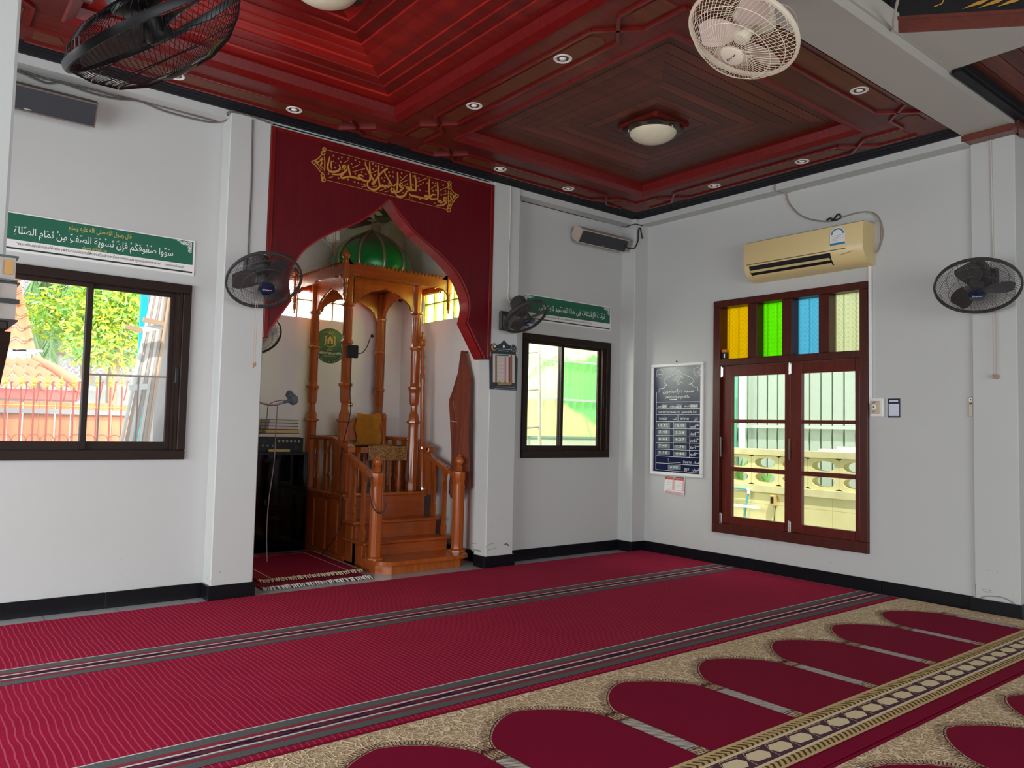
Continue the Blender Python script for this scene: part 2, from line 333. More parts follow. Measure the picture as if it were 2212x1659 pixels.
# pillars
def pillar(x0, x1, y0, y1, z1, mat=m_wall, c=.006):
    m = M(); m.cbox(x0, y0, 0, x1, y1, z1, c); return struct(m.build('pillar', mat))
PD = -.152
pillar(-4.254, -3.966, PD, .02, 3.348); pl = pillar(-1.967, -1.671, PD, .02, 3.348)
pillar(-.191, .02, -.182, .02, 3.348); pr_ = pillar(-.03, .16, -3.522, -3.24, 3.348)
pillar(-6.085, -5.79, -3.53, -3.235, 3.348)
m_peel = P('peeled_plaster', (.30, .255, .22), .9, .2, 30); m_peeld = P('damp_speck', (.10, .085, .075), .9, .2, 30)
def peel(name, mat, parent, T, strokes):
    m = M(T); 
    for i, (pts, w) in enumerate(strokes): m.stroke(pts, [w*(.5+.5*abs(sin(3.1*k+i))) for k in range(len(pts))], .0006+.00005*i)
    m.build(name, mat, parent)
q_ = lambda a, b: (lambda p: (-p.y, p.z))(U(1900+a/5.53, 1200+b/5.53, 'x', -.03)); TQ = TR(-.03)
peel('peeled_plaster', m_peel, pr_, TQ, [([q_(*p) for p in ((1185, 525), (1215, 500), (1260, 488), (1310, 485), (1370, 488), (1425, 492), (1480, 505), (1535, 528), (1590, 562), (1640, 605), (1668, 632))], .016)])
peel('damp_specks', m_peeld, pr_, TQ, [([q_(*p) for p in ((1228, 402), (1250, 410), (1290, 412), (1330, 420))], .005), ([q_(*p) for p in ((1240, 432), (1290, 436), (1350, 436))], .004), ([q_(*p) for p in ((1148, 340), (1150, 420), (1153, 500))], .003)])
q_ = lambda a, b: (lambda p: (p.y, p.z))(U(1000+a/5.027, 1130+b/5.027, 'x', -1.967)); TQ = Matrix(((0, 0, -1, -1.967), (-1, 0, 0, 0), (0, 1, 0, 0), (0, 0, 0, 1)))
peel('peeled_plaster', m_peel, pl, TQ, [([(-a, b) for a, b in [q_(*p) for p in ((95, 300), (125, 292), (160, 298), (192, 305))]], .030), ([(-a, b) for a, b in [q_(*p) for p in ((90, 228), (110, 222), (150, 224))]], .004)])
q_ = lambda a, b: (lambda p: (p.x, p.z))(U(1000+a/5.027, 1130+b/5.027, 'y', PD)); TQ = TF(PD)
peel('scratches', m_peeld, pl, TQ, [([q_(*p) for p in ((240, 268), (262, 245), (290, 228), (340, 218))], .005), ([q_(*p) for p in ((255, 300), (300, 285), (365, 268))], .003), ([q_(*p) for p in ((450, 232), (475, 225), (500, 246))], .012)])
# plaster ledge below the cornice
m = M(); 
for a, b in ((X0, -4.254), (-3.966, -1.967), (-1.671, -.191)): m.box(a, -.132, 3.292 if a != -3.966 else 3.312, b, .0, 3.3485)
m.box(-.132, -3.24, 3.292, 0, -.182, 3.3485); struct(m.build('trim_ledge', m_wall))
# charcoal cornice: ridged profile swept along front and right walls
prof = [(.128, 3.3485), (.150, 3.3485), (.152, 3.353), (.168, 3.355), (.172, 3.361), (.196, 3.363), (.204, 3.370), (.232, 3.372), (.240, 3.377), (.262, 3.379), (.262, 3.392), (.128, 3.392)]
m = M(); n = len(prof); vs = []
for k in range(3):
    for d, z in prof: vs.append(((X0, -d, z), (-d, -d, z), (-d, -3.235, z))[k])
fs = [(k*n+i, k*n+(i+1) % n, (k+1)*n+(i+1) % n, (k+1)*n+i) for k in (0, 1) for i in range(n)]
m.add(vs, fs); struct(m.build('trim_cornice', m_cove))
# skirting of black stone tiles
def skirt(name, segs):
    m = M()
    for a, b, c, d in segs:
        m.cbox(a, b, 0, c, d, .1, .003)
    return struct(m.build(name, m_black))
sx = [(-4.254-.6*i-.6, -.016, -4.254-.6*i-.003, 0) for i in range(8)]
skirt('baseboard_front', sx+[(-1.671, -.016, -1.12, 0), (-1.117, -.016, -.515, 0), (-.512, -.016, -.191, 0)])
skirt('baseboard_right', [(-.016, -.182-.6*(i+1)+.003-(.045 if i == 4 else 0), 0, -.182-.6*i) for i in range(5)])
skirt('baseboard_pillar', [(-4.27, -.168, -3.952, -.152), (-4.27, -.152, -4.254, 0), (-3.966, -.152, -3.952, 0), (-1.983, -.168, -1.655, -.152), (-1.983, -.152, -1.967, .0), (-1.671, -.152, -1.655, 0),
    (-.207, -.198, -.016, -.182), (-.207, -.182, -.191, 0), (-.062, -3.54, -.03, -3.222), (-.03, -3.54, .16, -3.522)])
skirt('baseboard_niche', [(NX1-.016, .0, NX1, 1.56), (-2.04, NY-.016, NX0, NY), (NX0, 0, NX0+.016, NY)])
# white beam over the right pillar with soffit, wooden bracket trim and painted ring beyond
m = M(); m.box(X0, -3.53, 3.348, .0, -3.225, 3.52); m.box(X0, -3.545, 3.405, 0, -3.53, 3.52); struct(m.build('beam', m_soffit))
m = M()
qa, qb, qc, qd = U(1924, 73, 'z', 3.407), U(2300, 52, 'z', 3.407), U(2300, 70, 'z', 3.407), U(2045, 155, 'z', 3.407); m.prism([(qa.x, -3.53), (qa.x, qa.y), (qb.x, qb.y), (qc.x, qc.y), (qd.x, qd.y), (qd.x, -3.53)], 3.4065, 3.4085); struct(m.build('beam', m_soffit))
# ------------------------------------------------------------------ wooden ceiling
CA, CB, CY = -1.695, -4.295, -1.72
HI = 1.05
m = M()
xs = [X0, CB-HI, CB+HI, CA-HI, CA+HI, -.2]; ys = [-3.23, CY-HI, CY+HI, -.2]
for i in range(5):
    for j in range(3):
        if i in (1, 3) and j == 1: continue
        m.add([(xs[i], ys[j], HC), (xs[i+1], ys[j], HC), (xs[i+1], ys[j+1], HC), (xs[i], ys[j+1], HC)], [(0, 3, 2, 1)])
ceil = struct(m.build('ceiling', m_cboard))
m = M(); m.box(X0-.1, Y0-.1, 3.66, .35, .12, 3.74); struct(m.build('ceiling_slab', m_soffit))
m = M()
for i in range(34):
    y1 = -3.56-.105*i; m.box(-1.05, y1-.1, 3.45, .2, y1, 3.47)
    m.box(X0, y1-.1, 3.45, -2.9, y1, 3.47)
struct(m.build('ceiling_far', m_plank))
m = M(); m.box(-1.1, -3.62, 3.40, .2, -3.545, 3.452); m.box(-1.1, -3.60, 3.385, .2, -3.545, 3.40); struct(m.build('trim_cornice_far', m_cove))
def ring(m, cx, cy, h0, h1, z0, z1, mi=0):       # four mitred planks, each its own island
    for a in range(4):
        R = Matrix.Translation((cx, cy, 0)) @ Matrix.Rotation(a*pi/2, 4, 'Z')
        m.add([(-h0, -h0, z0), (h0, -h0, z0), (h1, -h1, z1), (-h1, -h1, z1)], [(0, 1, 2, 3)], mi, R)
for cx, nm, mt, step in ((CA, 'coffer', m_plank, .0), (CB, 'coffer', m_plankB, .0105)):
    m = M(); ring(m, cx, CY, HI, HI, HC-.012, HC-.012); ring(m, cx, CY, HI+.012, HI, HC, HC-.012); ring(m, cx, CY, HI, 1.0, HC-.012, HC+.012)
    ring(m, cx, CY, 1.0, .985, HC+.012, HC+.07); ring(m, cx, CY, .985, .955, HC+.07, HC+.075)
    struct(m.build('coffer_side', m_bead if False else m_trimred, ceil))
    m = M(); h = .955; z = HC+.075
    while h > .1:
        h2 = h-.086; ring(m, cx, CY, h, h2+.006, z, z); ring(m, cx, CY, h2+.006, h2+.003, z, z+.006 if not step else z+step); ring(m, cx, CY, h2+.003, h2, z+.006 if not step else z+step, z if not step else z+step)
        h = h2; z += step
    ring(m, cx, CY, h, 0.0, z, z); o = m.build('coffer_planks', mt, ceil)
# rust panels and raised beads with crossed ends
m = M(); b = M(); XO, S = .885, .1
def strip(axis, c, centre, lo, hi):
    """axis 0: strip runs along x at y=c ; axis 1: along y at x=c"""
    pt = (lambda t, s: (t, c+s, HC)) if axis == 0 else (lambda t, s: (c+s, t, HC))
    X = [centre-XO, centre+XO]
    def poly(t0, t1, p0, p1):                     # elongated panel, pointed at crossed ends
        k = .062; pts = []
        pts += [(t0+.02, 0), (t0+.055, k), ] if p0 else [(t0, k)]
        pts += [(t1-.055, k), (t1-.02, 0)] if p1 else [(t1, k)]
        pts += [(t1-.055, -k)] if p1 else [(t1, -k)]
        pts += [(t0+.055, -k)] if p0 else [(t0, -k)]
        vs = [pt(a, s) for a, s in pts]; vs = [(x, y, z-.004) for x, y, z in vs]
        n = len(vs); m.add(vs+[(x, y, HC) for x, y, _ in vs], [tuple(range(n)), tuple(reversed(range(n)))]+[(i, (i+1) % n, n+(i+1) % n, n+i) for i in range(n)])
    segs = [(lo, X[0]-S, 0, 1), (X[0]+S, X[1]-S, 1, 1), (X[1]+S, hi, 1, 0)]
    for t0, t1, p0, p1 in segs: poly(t0+(.0 if p0 else .03), t1-(.0 if p1 else .03), p0, p1)
    for s in (-S, S):
        for t0, t1 in ((lo, X[0]-S), (X[0]+S, X[1]-S), (X[1]+S, hi)): b.bar(Vector(pt(t0, s))+Vector((0, 0, -.006)), Vector(pt(t1, s))+Vector((0, 0, -.006)), .018, .016)
    for x in X:
        b.bar(Vector(pt(x-S, -S))+Vector((0, 0, -.008)), Vector(pt(x+S, S))+Vector((0, 0, -.008)), .018, .018)
        b.bar(Vector(pt(x-S, S))+Vector((0, 0, -.008)), Vector(pt(x+S, -S))+Vector((0, 0, -.008)), .018, .018)
FY, BY, LX, RX = -.375, -3.09, -2.995, -.405
for cx in (CA, CB): strip(0, FY, cx, cx-1.19, cx+1.19); strip(0, BY, cx, cx-1.19, cx+1.19)
for x in (RX, LX, LX-2.6): strip(1, x, CY, BY+.1, FY-.1)
m.build('ceiling_panel', m_cpanel, ceil); b.build('ceiling_bead', m_bead, ceil)
# ------------------------------------------------------------------ windows
def slider(name, x0, x1, z0, z1, xm):
    root = thing(name, None, None, ((x0+x1)/2, 0, z0)); root['kind'] = 'structure'
    m = M(); fw = .062
    for a, b, c, d in ((x0, x1, z1-fw, z1), (x0, x1, z0, z0+fw), (x0, x0+fw-.015, z0+fw, z1-fw), (x1-fw+.01, x1, z0+fw, z1-fw)): m.cbox(a, -.028, c, b, .07, d, .004)
    m.box(x1-fw-.01, -.01, z0+fw, x1-fw+.008, .06, z1-fw); m.box(x1-fw-.03, -.002, z0+fw, x1-fw-.018, .06, z1-fw)
    m.build('window_frame', m_frame, root)
    a0, a1, b0, b1 = x0+fw-.015, x1-fw+.01, z0+fw, z1-fw; w = .034
    for k, (s0, s1, y) in enumerate(((a0, xm+.018, .0), (xm-.018, a1-.035, .028))):
        m = M(); m.cbox(s0, y, b0, s0+w, y+.026, b1, .003); m.cbox(s1-w, y, b0, s1, y+.026, b1, .003); m.box(s0+w, y, b0, s1-w, y+.026, b0+.052); m.box(s0+w, y, b1-.026, s1-w, y+.026, b1)
        sh = m.build('sash', m_frame, root); g = M(); g.box(s0+w, y+.011, b0+.052, s1-w, y+.015, b1-.026); g.build('pane', m_glass, sh)
    m = M(); m.cbox(a1-.028, -.012, (b0+b1)/2-.08, a1-.008, .004, (b0+b1)/2+.03, .003); m.build('latch', m_blackp, root)
slider('window_1', W1[0], W1[1], W1[2], W1[3], -5.028)
slider('window_2', W2[0], W2[1], W2[2], W2[3], -.983)
# right window: transom of four coloured panes over two casements
root = thing('window_3', None, None, (0, -1.755, W3[2])); root['kind'] = 'structure'
T = TR(0); m = M(T); u0, u1, z0, z1 = W3
for a, b, c, d in ((u0, u1, z1-.062, z1), (u0, u1, z0, z0+.085), (u0, u0+.075, z0+.085, z1-.062), (u1-.065, u1, z0+.085, z1-.062), (u0+.075, u1-.065, 1.815, 1.875)): m.cbox(a, c, -.10, b, d, .03, .004)
for a, b in ((1.392, 1.485), (1.735, 1.828), (2.072, 2.166)): m.cbox(a, 1.875, -.10, b, z1-.062, .022, .004)
m.build('window_frame', m_winwood, root)
for nm, col, a, b in (('amber_pane', (1.0, .72, .03), 1.099, 1.392), ('green_pane', (.40, 1.0, .06), 1.485, 1.735), ('blue_pane', (.36, .78, 1.0), 1.828, 2.072), ('pale_yellow_pane', (1.0, 1.0, .76), 2.166, 2.422)):
    m = M(T); m.box(a, 1.875, -.085, b, z1-.062, -.078); o = m.build('pane', tint_mat(nm+'_glass', col), root); o['label'] = nm.replace('_', ' ')
for a, b in ((1.105, 1.799), (1.80, 2.422)):
    m = M(T); w = .085; m.cbox(a, z0+.085, -.05, a+w+.02, 1.812, -.008, .004); m.cbox(b-w+.03, z0+.085, -.05, b, 1.812, -.008, .004)
    ia, ib = a+w+.02, b-w+.03
    for c, d in ((z0+.085, .445), (.855, .892), (1.29, 1.322), (1.716, 1.812)): m.box(ia, c, -.05, ib, d, -.008)
    sh = m.build('casement', m_sash, root)
    for c, d in ((.445, .855), (.892, 1.29), (1.322, 1.716)): g = M(T); g.box(ia, c, -.032, ib, d, -.028); g.build('pane', m_glass, sh)
    for c in (.42, 1.76): g = M(T); g.cbox(a-.018, c-.045, -.008, a+.012, c+.045, .006, .003); g.tube([(a-.003, c-.05, .006), (a-.003, c+.05, .006)], .007); g.build('hinge', m_chrome, sh)
    g = M(T); g.bar((a+.01, .98, .022), (a+.01, 1.16, .022), .012, .012, (0, 0, 1)); g.box(a+.005, .99, -.008, a+.015, 1.0, .02); g.box(a+.005, 1.14, -.008, a+.015, 1.15, .02); g.build('handle', m_chrome, sh)
# glass block windows in the niche
m_gbw = block_mat('frosted_glass_block', (.98, .97, .95)); m_gby = block_mat('lime_glass_block', (.88, .98, .45)); m_grout = P('grout', (.30, .27, .20), .7)
def blocks(name, T, g, nu, nz, mat):
    root = thing(name, None, None, tuple(T @ Vector(((g[0]+g[1])/2, g[2], 0)))); root['kind'] = 'structure'
    m = M(T); du, dz = (g[1]-g[0])/nu, (g[3]-g[2])/nz; fr = M(T)
    for i in range(nu+1): fr.box(g[0]+i*du-.006, g[2], -.07, g[0]+i*du+.006, g[3], -.012)
    for j in range(nz+1): fr.box(g[0], g[2]+j*dz-.006, -.07, g[1], g[2]+j*dz+.006, -.012)
    fr.build('grout_grid', m_grout, root)
    for i in range(nu):
        for j in range(nz): m = M(T); m.box(g[0]+i*du+.006, g[2]+j*dz+.006, -.045, g[0]+(i+1)*du-.006, g[2]+(j+1)*dz-.006, -.04); m.build('glass_block', mat, root)
blocks('window_4', TF(NY), GB, 5, 2, m_gbw)
blocks('window_5', Matrix(((0, 0, -1, NX1), (1, 0, 0, 0), (0, 1, 0, 0), (0, 0, 0, 1))), GR, 5, 2, m_gby)
# ================================================================== ARCH PANEL
AY = -.148
root = thing('arch_panel', 'dark red wooden panel with horseshoe arch opening and gold calligraphy in front of the niche', 'panel', (-2.97, AY, 1.8))
L = -3.966; R_ = -1.967; cx = -2.995
half = [(0, 2.972), (.115, 2.858), (.262, 2.742), (.482, 2.618), (.655, 2.487), (.740, 2.378), (.785, 2.275), (.793, 2.18), (.771, 2.077)]
hb = [Vector((a, b, 0)) for a, b in half]; hb = [(p.x, p.y) for p in bez(hb, 5)]
inner = hb + [(.960, 1.787)]
right = [(cx+a, b) for a, b in inner]; left = [(cx-a, b) for a, b in inner]
T = TF(AY)
def arch_side(m, side, z0, z1, mi=0):
    pts = right if side > 0 else left; xe = R_ if side > 0 else L
    poly = pts + [(xe, 1.79), (xe, 3.312), (cx, 3.312)]
    if side < 0: poly = poly[::-1]
    m.prism(poly, z0, z1, T, mi)
m = M(); arch_side(m, 1, -.015, 0); arch_side(m, -1, -.015, 0); m.build('board', m_panelred, root)
m = M(T)
for pts in (right, left):
    for i in range(len(pts)-1):
        (a, b), (c, d) = pts[i], pts[i+1]; s = 1 if pts is right else -1
        q = [(a, b, .004), (c, d, .004), (c, d, -.146), (a, b, -.146)]; t = [(x+s*.012, z+.006, w) for x, z, w in q]
        m.add(q+t, [(0, 1, 2, 3), (7, 6, 5, 4), (0, 4, 5, 1), (3, 2, 6, 7)])
m.build('arch_edge', m_archedge, root, 40)
m = M(T)
for side, xe in ((1, R_), (-1, L)):
    xa, xb = (xe-.035, xe) if side > 0 else (xe, xe+.035); m.cbox(xa, 1.79, -.02, xb, 3.312, .010, .004); 
m.cbox(L+.035, 3.285, -.02, R_-.035, 3.312, .008, .004)
for side, xe in ((1, R_), (-1, L)): xi = cx+side*.96; m.box(min(xi, xe), 1.783, -.135, max(xi, xe), 1.79, .0)
m.build('edge_trim', m_trimred, root)
# gold lettering traced in strokes on the panel (photo crop pixels -> board plane)
def G(pts): return [(lambda p: (p.x, p.z))(U(650+a/6.1444, 300+b/6.1444, 'y', AY)) for a, b in pts]
m = M(TF(AY-.0012)); KW = .0066; ZK = [0.0]
def S(w, *pts, n=4):
    g = G(pts); P3 = [Vector((a, b, 0)) for a, b in g]; c = bez(P3, n) if len(g) > 2 else P3; k = len(c)
    ZK[0] += .000012; m.stroke([(p.x, p.y) for p in c], [KW*w*(.55+.45*sin(pi*(i+.4)/(k-.2))) for i in range(k)], ZK[0])
def Dt(x, y, r=9): g = G([(x, y-r), (x+r, y), (x, y+r), (x-r, y)]); ZK[0] += .000012; m.flat(g, ZK[0])
B = 2.5
S(B, (1935, 790), (1915, 775), (1895, 800), (1905, 830), (1930, 815), (1925, 850), (1880, 880), (1800, 885))              # waw
S(B, (1812, 575), (1818, 700), (1815, 800)); S(B, (1870, 840), (1850, 820), (1830, 835), (1815, 810), (1790, 790)); S(2, (1850, 855), (1870, 840), (1880, 855))
S(B, (1705, 530), (1700, 640), (1705, 760), (1690, 790)); S(B, (1800, 790), (1770, 800), (1730, 800), (1715, 770), (1750, 740), (1790, 745)); S(B, (1690, 790), (1665, 800), (1640, 790))
S(B, (1640, 790), (1650, 755), (1680, 765), (1670, 790), (1620, 790)); S(B, (1630, 790), (1570, 775), (1500, 760), (1450, 745), (1440, 720))
S(B, (1512, 480), (1525, 580), (1525, 690)); S(B, (1450, 455), (1455, 540), (1462, 640), (1470, 680)); S(B, (1530, 690), (1490, 680), (1440, 650), (1400, 645), (1420, 670), (1480, 690))
S(B, (1430, 690), (1400, 700), (1390, 730), (1350, 765), (1290, 765), (1258, 730), (1262, 690))
S(B, (1350, 600), (1325, 590), (1310, 615), (1330, 640), (1355, 620), (1345, 665), (1290, 705), (1200, 715)); S(B, (1280, 440), (1285, 540), (1280, 640), (1270, 690))
S(B, (1095, 420), (1150, 520), (1210, 620), (1240, 690), (1215, 700), (1195, 680), (1240, 620), (1275, 590))
S(B, (1150, 390), (1100, 430)); S(B, (1170, 560), (1160, 640), (1130, 620), (1110, 640), (1085, 615), (1065, 635), (1045, 610))
S(B, (1033, 350), (1030, 460), (1035, 560), (1045, 620), (1020, 660), (960, 675), (900, 650), (880, 600), (905, 545)); S(B, (1120, 400), (1040, 480), (985, 560), (960, 605), (945, 590), (970, 560))
S(B, (850, 330), (890, 420), (940, 510), (985, 580)); S(B, (910, 310), (915, 420), (920, 520), (900, 560), (860, 560))
S(B, (870, 560), (830, 550), (790, 530), (750, 540)); S(B, (830, 500), (790, 480), (760, 500), (790, 520), (820, 540)); S(B, (760, 530), (720, 515), (690, 510), (650, 500))
S(B, (628, 345), (640, 430), (660, 490)); S(B, (650, 500), (600, 510), (550, 520), (530, 500), (560, 470))
S(B, (600, 370), (570, 350), (555, 375), (580, 395), (605, 380), (590, 430), (540, 465), (480, 475), (410, 470))
S(B, (505, 340), (520, 390), (480, 430), (420, 440), (370, 420), (352, 380), (362, 320), (385, 235)); S(1.6, (410, 290), (400, 330), (405, 400))
for a in ((680, 385, 780, 340), (680, 440, 850, 395), (930, 455, 1010, 420), (1320, 560, 1410, 480), (1340, 580, 1425, 540), (1535, 575, 1690, 515), (1725, 665, 1795, 615), (1840, 685, 1945, 640),
          (370, 515, 425, 500), (570, 320, 625, 285), (800, 640, 870, 625), (945, 640, 1010, 625), (1045, 690, 1130, 655), (1110, 705, 1170, 690), (1420, 800, 1480, 795), (1530, 640, 1600, 600), (1880, 745, 1935, 725)): S(.9, (a[0], a[1]), (a[2], a[3]))
for a, b in ((430, 220), (495, 260), (540, 245), (528, 305), (630, 260), (720, 280), (780, 310), (670, 330), (855, 315), (950, 330), (990, 355), (955, 400), (1080, 375), (720, 460), (805, 440), (860, 465), (975, 480), (1165, 440), (1218, 440), (1335, 455), (1220, 500),
             (1105, 560), (1070, 520), (1560, 520), (1490, 495), (1320, 510), (1380, 620), (1410, 600), (1485, 610), (1575, 680), (1620, 580), (1675, 590), (1745, 580), (1785, 590), (1790, 680), (1750, 690), (1885, 610), (1915, 690), (1860, 740), (1575, 800), (1770, 850),
             (365, 460), (495, 520), (625, 540), (710, 570), (760, 585), (450, 380), (840, 605), (1180, 490), (1180, 625)):
    S(.9, (a-8, b+12), (a, b-8), (a+7, b+6), (a+9, b+16))
for a, b in ((430, 300), (462, 320), (545, 410), (710, 570), (808, 600), (835, 608), (1112, 515), (1355, 715), (1440, 775), (1660, 695), (1685, 697), (1750, 692)): Dt(a, b, 11)
S(.55, (335, 145), (1960, 575)); S(.55, (325, 545), (1950, 940))
for ex in (0, 1):                             # scrolled end ornaments
    for a, b, r in ((310, 140, 22), (295, 190, 24), (290, 490, 24), (300, 545, 24)) if not ex else ((1972, 590, 24), (1972, 640, 24), (1970, 900, 24), (1960, 945, 24)):
        S(1.5, *[(a+r*cos(t), b+r*sin(t)) for t in [k*pi/4 for k in range(9)]], n=2); Dt(a, b, 8)
    f = (lambda x, y: (300-x, 330+y)) if not ex else (lambda x, y: (1965+x*.78, 775+y*.95))
    S(1.3, f(0, -110), f(30, -115), f(60, -80), f(110, -45), f(160, -25), f(110, 20), f(70, 70), f(30, 120), f(0, 115)); S(1.1, f(10, -80), f(40, -60), f(60, -30), f(115, -20), f(70, 15), f(50, 60), f(10, 90))
    S(1.6, f(0, -60), f(35, -40), f(20, -5), f(45, 20), f(15, 50), f(0, 70)); S(1.2, f(60, -10), f(85, -25), f(75, 10)); S(1.4, f(-10, -100), f(-15, 0), f(-10, 100))
m.build('calligraphy', m_gold, root)
# ================================================================== MINBAR
root = thing('minbar', 'carved orange teak pulpit with steps, four columns, canopy and green dome in the niche', 'pulpit', (-2.435, 0.9, 0))
PT = .59; XL, XR = -2.875, -2.01; XC = -2.4425
C1, C2, C3, C4 = (-2.80, .93), (-2.075, .87), (-2.80, 1.62), (-2.075, 1.56)
COLS = [(-2.80, .90), (-2.075, .90), (-2.80, 1.60), (-2.075, 1.60)]
def bull(y, z, x0, x1): return None
m = M()                                        # body below platform
m.cbox(XL+.03, .72, 0, XR-.03, 1.72, PT-.03, .004)
for a in (.86, 1.1, 1.35): m.cbox(XL+.018, a, .06, XL+.035, a+.17, PT-.09, .006)
m.box(XL+.01, .72, 0, XL+.04, 1.72, .05); m.build('body', m_minbard, root)
m = M(); m.cbox(XL-.005, .715, PT-.03, XR+.005, 1.73, PT, .008); m.cbox(XL+.012, .725, PT-.05, XR-.012, 1.72, PT-.03, .005); m.build('platform', m_minbar, root)
for k, (y0, z0, z1) in enumerate(((.02, 0, .105), (.33, .0, .22), (.52, .0, .37))):
    m = M(); ov = .02 if k else .045
    if k == 0:
        m.prism([(XL, .33), (XL, .11), (XL+.10, .02), (XR-.10, .02), (XR, .11), (XR, .33)], 0, z1-.03)
        a = .13; out = [(XL-.02, .33)]+[(XL-.02+a-a*cos(t), .115-a*sin(t)) for t in [pi/2*i/6 for i in range(7)]]+[(XR+.02-a+a*sin(t), .115-a*cos(t)) for t in [pi/2*i/6 for i in range(7)]]+[(XR+.02, .33)]
        m.prism(out, z1-.03, z1-.006); m.prism([(x+(.006 if x < XC else -.006), y+.006) for x, y in out], z1-.006, z1)
    else:
        m.cbox(XL+.03, y0, 0, XR-.03, .73, z1-.028, .002); m.cbox(XL, y0-.025, z1-.028, XR, .73, z1, .009)
    m.build('step', m_minbar if k == 0 else m_minbard, root)
m = M()
for y0, y1, h in ((.13, .33, .08), (.36, .52, .19), (.55, .72, .33)): m.cbox(XL+.02, y0+.02, .02, XL+.034, y1-.015, h, .005)
m.build('side_panel', m_minbar, root)
cprof = [(.074, PT), (.074, .66), (.066, .68), (.066, 1.20), (.070, 1.215), (.094, 1.222), (.094, 1.238), (.070, 1.246), (.066, 1.29), (.050, 1.318), (.046, 1.33), (.046, 1.385), (.054, 1.395), (.064, 1.415), (.066, 1.50), (.072, 1.53), (.086, 1.545), (.086, 1.562), (.066, 1.57), (.060, 1.58), (.060, 1.905), (.066, 1.92), (.078, 1.928), (.078, 1.945), (.064, 1.955), (.058, 1.97), (.056, 2.25), (.064, 2.262), (.082, 2.272), (.082, 2.288), (.056, 2.292), (.056, 2.54)]
for x, y in COLS:
    m = M(); T = Matrix.Translation((x, y, 0)); m.lathe([(r*.73, z) for r, z in cprof], 8, T, 0, .5)
    for a in range(8):                          # raised fillets of the fluted shaft
        t = 2*pi*a/8
        for r0, z0, z1 in ((.0655, .72, 1.18), (.0595, 1.60, 1.90), (.057, 1.99, 2.24)):
            r0 *= .73; q = Vector((x+r0*cos(t)*.95, y+r0*sin(t)*.95, 0)); n_ = Vector((cos(t), sin(t), 0)); m.bar(q+Vector((0, 0, z0)), q+Vector((0, 0, z1)), .012, .007, n_)
    m.build('column', m_minbar, root, 25)
spr = [(0, 0), (.035, .10), (.05, .30), (.075, .33), (.12, .47), (.19, .60), (.215, .60), (.26, .72), (.33, .80), (.355, .79), (.40, .86), (.46, .91), (.5, 1.0)]
full = spr + [(1-a, b) for a, b in reversed(spr[:-1])]
def archboard(p, q, nm):
    p, q = Vector((p[0], p[1], 0)), Vector((q[0], q[1], 0)); d = (q-p).normalized(); p = p+d*.05; q = q-d*.05; Ln = (q-p).length
    n_ = d.cross(Vector((0, 0, 1))); T = Matrix(((d.x, 0, n_.x, p.x), (d.y, 0, n_.y, p.y), (0, 1, 0, 0), (0, 0, 0, 1)))
    m = M(T); zb, zt = 2.292, 2.488
    low = [(u*Ln, zb+(zt-zb)*v) for u, v in full]
    for i in range(len(low)-1):
        (a, b), (c, d2) = low[i], low[i+1]; v8 = [(a, b, -.012), (c, d2, -.012), (c, 2.56, -.012), (a, 2.56, -.012), (a, b, .012), (c, d2, .012), (c, 2.56, .012), (a, 2.56, .012)]
        m.add(v8, [(3, 2, 1, 0), (4, 5, 6, 7), (0, 1, 5, 4)])
    m.tube([(a, b, 0) for a, b in low], .0135, 6); return m.build(nm, m_minbard, root)
archboard(COLS[0], COLS[1], 'arch_board'); archboard(COLS[2], COLS[3], 'arch_board'); archboard(COLS[0], COLS[2], 'arch_board'); archboard(COLS[1], COLS[3], 'arch_board')
# canopy: flat roof, fascia boards with scalloped ends, zigzag cresting, finials, pendants
FX0, FX1, FY0, FY1 = -2.975, -1.90, .62, 1.70; ZB, ZT = 2.485, 2.585
m = M(); m.box(FX0+.02, FY0+.02, 2.545, FX1-.02, FY1-.02, 2.565); m.build('canopy_roof', m_minbard, root)
def fascia(p, q):
    p, q = Vector(p), Vector(q); d = (q-p).normalized(); Ln = (q-p).length; n_ = d.cross(Vector((0, 0, 1))); T = Matrix(((d.x, 0, n_.x, p.x), (d.y, 0, n_.y, p.y), (0, 1, 0, 0), (0, 0, 0, 1)))
    m = M(T); e = .17/Ln
    lo = [(0, -.03), (.25*e, -.02), (.45*e, .012), (.8*e, .02), (e, .0), (1.05*e, .012), (.5-.4*e, .016), (.5, .034), (.5+.4*e, .016), (1-1.05*e, .012), (1-e, .0), (1-.8*e, .02), (1-.45*e, .012), (1-.25*e, -.02), (1, -.03)]
    lo = [(a*Ln, ZB+b) for a, b in lo]
    for (a, b), (c, d2) in zip(lo, lo[1:]):
        m.add([(a, b, -.011), (c, d2, -.011), (c, ZT, -.011), (a, ZT, -.011), (a, b, .011), (c, d2, .011), (c, ZT, .011), (a, ZT, .011)], [(3, 2, 1, 0), (4, 5, 6, 7), (0, 1, 5, 4), (2, 3, 7, 6)])
    m.tube([(a, b+.002, .008) for a, b in lo], .009, 6)
    k = int(Ln/.046); t = (Ln-.16)/k
    for i in range(k): a = .08+i*t; m.prism([(a, ZT-.002), (a+t, ZT-.002), (a+t/2, ZT+.036)], -.008, .008)
    m.build('fascia', m_minbard, root)
for p, q in (((FX0, FY0, 0), (FX1, FY0, 0)), ((FX1, FY0, 0), (FX1, FY1, 0)), ((FX1, FY1, 0), (FX0, FY1, 0)), ((FX0, FY1, 0), (FX0, FY0, 0))): fascia(p, q)
